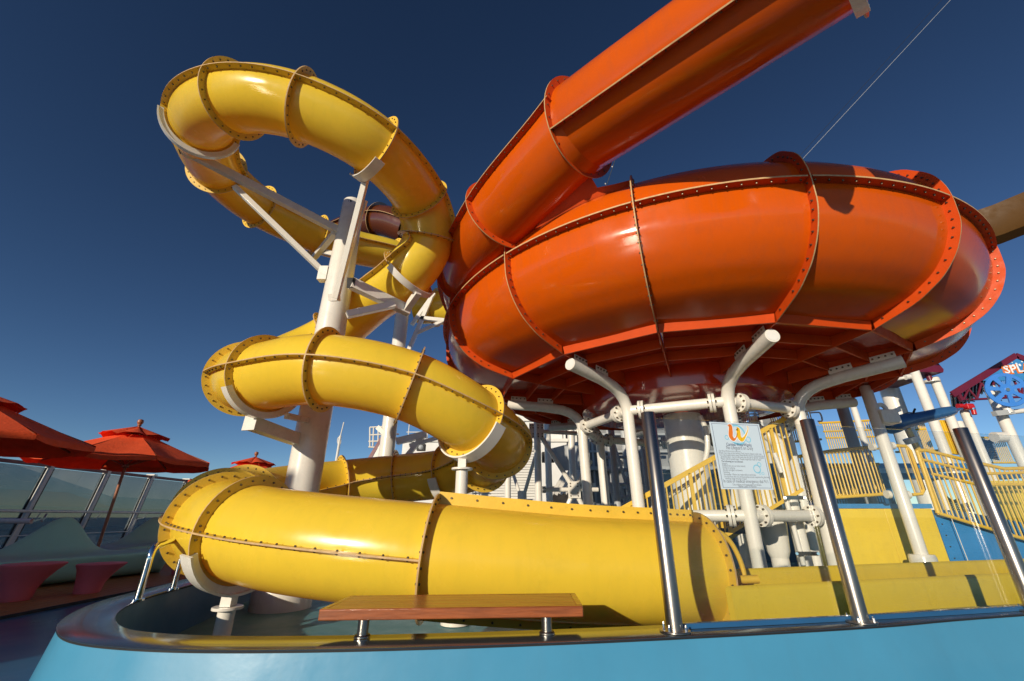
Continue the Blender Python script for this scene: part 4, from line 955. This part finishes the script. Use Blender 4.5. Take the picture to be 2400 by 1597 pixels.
railing('upper yellow railing against the sky, left part', [(1920, 992), (2036, 986)], [(1945, 1062), (2060, 1052)], 20, 22, [[(1930, 1012), (2042, 1008)], [(1936, 1027), (2050, 1024)]])
railing('upper yellow railing behind the blue water cannon', [(2078, 974), (2160, 975)], [(2100, 1060), (2200, 1056)], 19, 22, [[(2082, 1013), (2170, 1006)]])
railing('thin yellow railing at the far right below the blue wheel', [(2290, 1026), (2352, 1026)], [(2325, 1085), (2385, 1085)], 14.5, 12)
railing('dense yellow railing just right of the notice', [(1800, 965), (1898, 960)], [(1815, 1040), (1925, 1030)], 12, 20, [[(1806, 1003), (1906, 996)]])
railing('shaded yellow railing on the middle deck behind', [(1862, 1100), (2060, 1088)], [(1890, 1165), (2080, 1156)], 10.6, 30)
yb = thing('yellow_wall_panel', 'yellow panel wall behind the right end of the sloping railing', 'wall', (12, 9.6, 0))
obj('panel', M().box(10.2, 15, 9.5, 9.56, 0, 1.72), Y2, yb)
nv = thing('navy_deck_block', 'dark navy play deck wall in shade behind the railings', 'wall', (8, 11.5, 0))
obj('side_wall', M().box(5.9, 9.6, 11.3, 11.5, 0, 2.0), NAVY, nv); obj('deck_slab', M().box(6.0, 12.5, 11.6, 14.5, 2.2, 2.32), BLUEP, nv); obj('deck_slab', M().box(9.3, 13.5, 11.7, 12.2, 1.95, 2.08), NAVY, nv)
obj('deck_post', M().cyl((9.4, 11.9, 0), (9.4, 11.9, 2), .1, n=14), W_, nv); obj('deck_post', M().cyl((11.4, 11.9, 0), (11.4, 11.9, 2), .1, n=14), W_, nv)
netn = thing('climbing_net', 'white and black climbing net below the sloping railing', 'net', at(2240, 1190, 9.6))
netgrid(netn, (at(2218, 1165, 9.6), at(2245, 1170, 9.6), at(2235, 1205, 9.6), at(2262, 1208, 9.6)), 6, 8, .012)
net2 = thing('climbing_net', 'navy rope net at the far right under the thin railing', 'net', at(2320, 1050, 14))
netgrid(net2, (at(2302, 1031, 14), at(2325, 1030, 14), at(2312, 1073, 14), at(2342, 1078, 14)), 8, 11, .018, NAVY)

def wpost(lab, top, bottom, Y, r, foot=False, m=W_, zb=None, grp='tall white posts of the water playground'):
    c = at(*bottom, Y); tt = at(*top, Y); b0 = c * [1, 1, 0]
    t = thing('play_post', lab, 'post', b0, grp)
    zt = tt[2]
    obj('shaft', M().lathe([(0, zt), (r * .8, zt), (r, zt - .03), (r, 0)], b0, 28), m, t, sharp=50)
    if foot: obj('foot_collar', M().lathe([(0, foot), (r * 1.75, foot), (r * 1.9, foot - .04), (r * 2.0, 0)], b0, 32), m, t, sharp=50)
    return t, b0
fp, b0 = wpost('white post with a thick round foot in front of the yellow wall panel', (2020, 905), (2165, 1318), 8.0, .098, foot=.42)
for z, dx in ((2.62, 0), ): 
    obj('clamp_block', M().box(b0[0] + .0, b0[0] + .34, b0[1] - .16, b0[1] + .14, z, z + .26), W_, fp, bevel=.02)
    obj('lug', M().lathe([(.05, -.02), (.12, -.02), (.12, .02), (.05, .02)], b0 + [.17, -.0, z + .30], 20, (0, 1, 0)), W_, fp)
for (x, y) in ((2045, 1048), (2090, 1045), (2081, 1159), (2126, 1160)):
    c = at(x, y, 8.2); mb = M().cyl(c + [-.03, 0, 0], c + [.03, 0, 0], .07, n=20); obj('flange', mb, W_, fp)
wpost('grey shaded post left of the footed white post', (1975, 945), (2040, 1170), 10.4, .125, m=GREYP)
wpost('slender white post at top left of the playground', (1996, 950), (2018, 1010), 14, .09)
wpost('thickest white post rising behind the blue water cannon', (2075, 880), (2110, 985), 17, .33)
wpost('tall white post crossing behind the blue water cannon', (2140, 860), (2215, 1058), 14.5, .145)
mp_, mb0 = wpost('white post carrying the maroon roof corner', (2180, 885), (2235, 1000), 15.0, .14)
wpost('short round topped white post', (2237, 988), (2275, 1060), 15.5, .13)
wpost('short white post partly behind the last steel post', (2258, 985), (2300, 1060), 16, .12)
wf, fb0 = wpost('white post under the blue wheel at the right edge', (2313, 905), (2380, 1045), 12.5, .135)
for (px, py, r_) in ((2346, 1025, .17),): c = at(px, py, 12.2); obj('cross_boss', M().cyl(c + [-.2, 0, 0], c + [.1, 0, 0], r_ * .85, n=20), W_, wf)
c = at(2372, 965, 12.3); obj('side_arm', M().tube([at(2340, 968, 12.3), at(2372, 966, 12.3), at(2480, 955, 12.3)], .07, 14), W_, wf); obj('clamp', M().bar(at(2330, 970, 12.2), at(2372, 966, 12.2), .14, .14), GREYP, wf)
obj('spray_arm', M().cyl(at(2365, 968, 12.2), at(2354, 948, 12.2), .10, .07, 16), W_, wf)
tb = thing('white_crossbar', 'thin white horizontal pipe at the top of the playground posts', 'pipe', at(2120, 888, 15))
obj('pipe', M().cyl(at(2070, 895, 14.6), at(2150, 880, 14.6), .05, n=10), W_, tb); obj('clamp', M().cyl(at(2122, 885, 14.5), at(2132, 883, 14.5), .09, n=12), W_, tb)
for i, (x0, x1) in enumerate(((2192, 2216), (2224, 2240))):
    t = thing('slide_board', ['wide yellow upright board between white playground posts', 'narrow yellow upright board right of the wide one'][i], 'panel', at(x0, 1000, 15.2))
    a, b, c, d = [at(x, y, 15.2) for x, y in ((x0, 985), (x1, 985), (x1 + 32, 1066), (x0 + 30, 1062))]
    obj('board', M().prism([a, b, c, d], (0, 1, 0), .08), Y_, t)
    for j in range(3): s = (j + 1) / 4; obj('rib', M().prism([a + (b - a) * (s - .03) - [0, .02, 0], a + (b - a) * (s + .03) - [0, .02, 0], d + (c - d) * (s + .03) - [0, .02, 0], d + (c - d) * (s - .03) - [0, .02, 0]], (0, -1, 0), .01), YF, t)
# ladder loops white
for i, (x, y, lab) in enumerate(((1912, 968, 'small white ladder hoop above the second steel post'), (1984, 1005, 'small white ladder hoop beside the grey post'))):
    t = thing('ladder_hoop', lab, 'handrail', at(x, y, 12))
    obj('hoop', M().tube(catmull([at(x - 12, y, 12), at(x, y - 1, 12), at(x + 10, y + 1, 12), at(x + 15, y + 18, 12), at(x + 5, y + 20, 12)], 5), .022, 8), W_, t)
# blue water cannon with valves
ca = at(2085, 996, 9.0); cb = at(2236, 962, 9.4); d = cb - ca
wc = thing('water_cannon', 'long blue tapered water cannon with red valves pointing up right', 'water toy', ca)
Lc = np.linalg.norm(d)
obj('barrel', M().lathe([(0, -.16), (.13, -.12), (.19, -.02), (.19, .12), (.165, .3), (.125, Lc * .5), (.118, Lc * .85), (.10, Lc * .97), (.05, Lc * 1.03), (0, Lc * 1.04)], ca, 28, d), BLUET, wc, sharp=60)
obj('nozzle', M().cyl(cb, cb + nrm(d) * .25, .035, n=12), BLUET, wc)
for fr_, nm in ((.30, 'valve'), (1.20, 'valve')):
    c = ca + d * fr_ + [0, -.05, .0]
    v = obj('valve_body', M().box(c[0] - .09, c[0] + .09, c[1] - .08, c[1] + .08, c[2] - .06, c[2] + .07), RED, wc, bevel=.03)
    obj('valve_handle', M().tube([c + [-.15, 0, .12], c + [0, 0, .16], c + [.2, 0, .13]], .012, 6), STEEL, wc); obj('valve_knob', M().cyl(c + [-.25, -.02, .02], c + [-.14, -.02, .02], .05, n=12), RED, wc)
    obj('grip', M().tube([c + [.05, 0, .1], c + [.16, 0, .24]], .02, 6), DARK, wc)
fa = thing('red_spout', 'glossy red elbow spout beside the top of the last steel post', 'water toy', at(2275, 955, 9.4))
obj('elbow', M().tube(catmull([at(2258, 954, 9.4), at(2270, 951, 9.4), at(2279, 956, 9.4), at(2284, 972, 9.4)], 5), .045, 14), RED, fa); obj('collar', M().cyl(at(2278, 957, 9.4), at(2280, 961, 9.4), .058, n=14), CHROME, fa)
wpost('white post under the red spout', (2262, 962), (2292, 1040), 9.6, .085)
ysu = thing('yellow_stand', 'yellow upright stand with a white collar below the water cannon', 'water toy', at(2135, 1030, 9.2))
obj('upright', M().cyl(at(2125, 1002, 9.2), at(2155, 1062, 9.2), .06, n=14), YF, ysu); obj('collar', M().cyl(at(2133, 1026, 9.15), at(2141, 1038, 9.15), .14, n=24), W_, ysu); obj('cap', M().cyl(at(2124, 1000, 9.2), at(2125, 1002, 9.2), .11, n=20), YF, ysu)
# blue wheel
wh = thing('play_disc', 'round blue spoked disc with cut-out openings on a white post', 'water toy', at(2358, 914, 12.0))
c = at(2358, 914, 12.0); nn = nrm([-.30, -1, -.12]); ua = nrm(np.cross(nn, (0, 0, 1))); ub = np.cross(ua, nn); Rw = .50
def wp(r, a, o=0): return c + ua * r * math.cos(a) + ub * r * math.sin(a) + nn * o
mb = M(); rows = [[wp(r, 2 * math.pi * i / 48, o) for i in range(48)] for r, o in ((.39, .0), (.39, .04), (Rw - .01, .04), (Rw, .02), (Rw - .01, 0), (.39, 0))]
obj('rim', mb.grid(rows, True), WHEEL, wh)
obj('hub', M().cyl(c, c + nn * .042, .165, n=28), WHEEL, wh); obj('hub_cap', M().cyl(c + nn * .042, c + nn * .075, .05, n=20), CHROME, wh)
for i in range(7):
    a = 2 * math.pi * (i + .2) / 7
    obj('spoke', M().prism([wp(.14, a - .30), wp(.40, a - .17), wp(.40, a + .17), wp(.14, a + .30)], nn, .041), WHEEL, wh)
obj('axle', M().cyl(c - nn * .3, c, .06, n=14), W_, wh)
# maroon roof with the SPLASH board
rf = thing('maroon_gable_roof', 'maroon gable roof on trusses with a blue SPLASH board', 'roof', at(2380, 836, 15))
Yr = 15.0
ap, ev = at(2380, 836, Yr), at(2230, 927, Yr); evr = ap * 2 - ev; evr[2] = ev[2]
bk_ = np.array([2.3, 2.3, 0])
for nm_, e_ in (('roof_sheet', ev), ('roof_sheet', evr)):
    n_ = nrm(np.cross(e_ - ap, bk_)); n_ = n_ if n_[2] > 0 else -n_
    obj(nm_, M().prism([ap, e_, e_ + bk_, ap + bk_], n_, .06), PURP, rf)
    for i in range(18):
        s = (i + .5) / 18; q = ap + (e_ - ap) * s; obj('sheet_rib', M().bar(q - n_ * .03, q + bk_ - n_ * .03, .05, .05, n_), PURP, rf)
    obj('barge_board', M().bar(ap + [0, -.04, .02], e_ + [0, -.04, .02], .05, .22, (0, 0, 1)), PURP, rf)
obj('tie_beam', M().cyl(at(2258, 938, Yr), at(2500, 925, Yr), .04, n=8), PURP, rf)
tr = [(2243, 922), (2258, 938), (2270, 912), (2290, 935), (2300, 898), (2325, 932), (2330, 884), (2358, 930), (2365, 870), (2395, 928), (2400, 860)]
for a, b in zip(tr[:-1], tr[1:]): obj('truss_bar', M().cyl(at(*a, Yr), at(*b, Yr), .035, n=8), PURP, rf)
obj('king_post', M().bar(at(2245, 922, Yr), at(2256, 942, Yr), .1, .1), PURP, rf)
f1, f2_, f3_ = at(2302, 893, Yr - .1), at(2381, 842, Yr - .1), at(2302, 893, Yr - .1)
fR = np.array([2 * f2_[0] - f1[0], f1[1], f1[2]])
sb = obj('sign_board', M().prism([f1, fR, f2_], (0, -1, 0), .03), BLUEP, rf)
Sg = lambda u, v, o=0: np.array([f1[0] + u, f1[1] - .03 - o, f1[2] + v])
ux = np.array([1.0, 0, 0]); o_sp = at(2354, 877, Yr - .13)
Sp = lambda u, v, o=0: o_sp + np.array([u, -o, v])
text('SPLASH', 0, 0, .42, INKO, rf, 'LEFT', S=Sp, sx=nrm([1, 0, .10]), bold=.035, o=.01, wid=1.75)
text('SPLASH', .02, .02, .40, INKW, rf, 'LEFT', S=Sp, sx=nrm([1, 0, .10]), bold=.006, o=.02, wid=1.70)
for i, (x, y, r_) in enumerate(((2375, 857, .05), (2382, 853, .04), (2368, 859, .05), (2390, 856, .05), (2360, 864, .03), (2395, 848, .03), (2372, 850, .02))):
    p = at(x, y, Yr - .14); obj('printed_splash', M().cyl(p, p - [0, .004, 0], r_, n=9), INKW, rf)
r2 = thing('maroon_roof_corner', 'small maroon roof corner on a white post right of the bowl', 'roof', at(2180, 870, 15))
obj('roof_slab', M().prism([at(2150, 862, 14.6), at(2196, 848, 14.6), at(2212, 866, 14.6), at(2211, 873, 14.6), at(2155, 872, 14.6)], (0, 1, 0), 2.0), PURP, r2)
obj('prop', M().cyl(at(2172, 873, 14.9), at(2181, 893, 14.9), .09, n=12), PURP, r2); q = at(2184, 894, 15); obj('flange', M().cyl(q - [0, 0, .04], q + [0, 0, .04], .24, n=24), W_, r2)
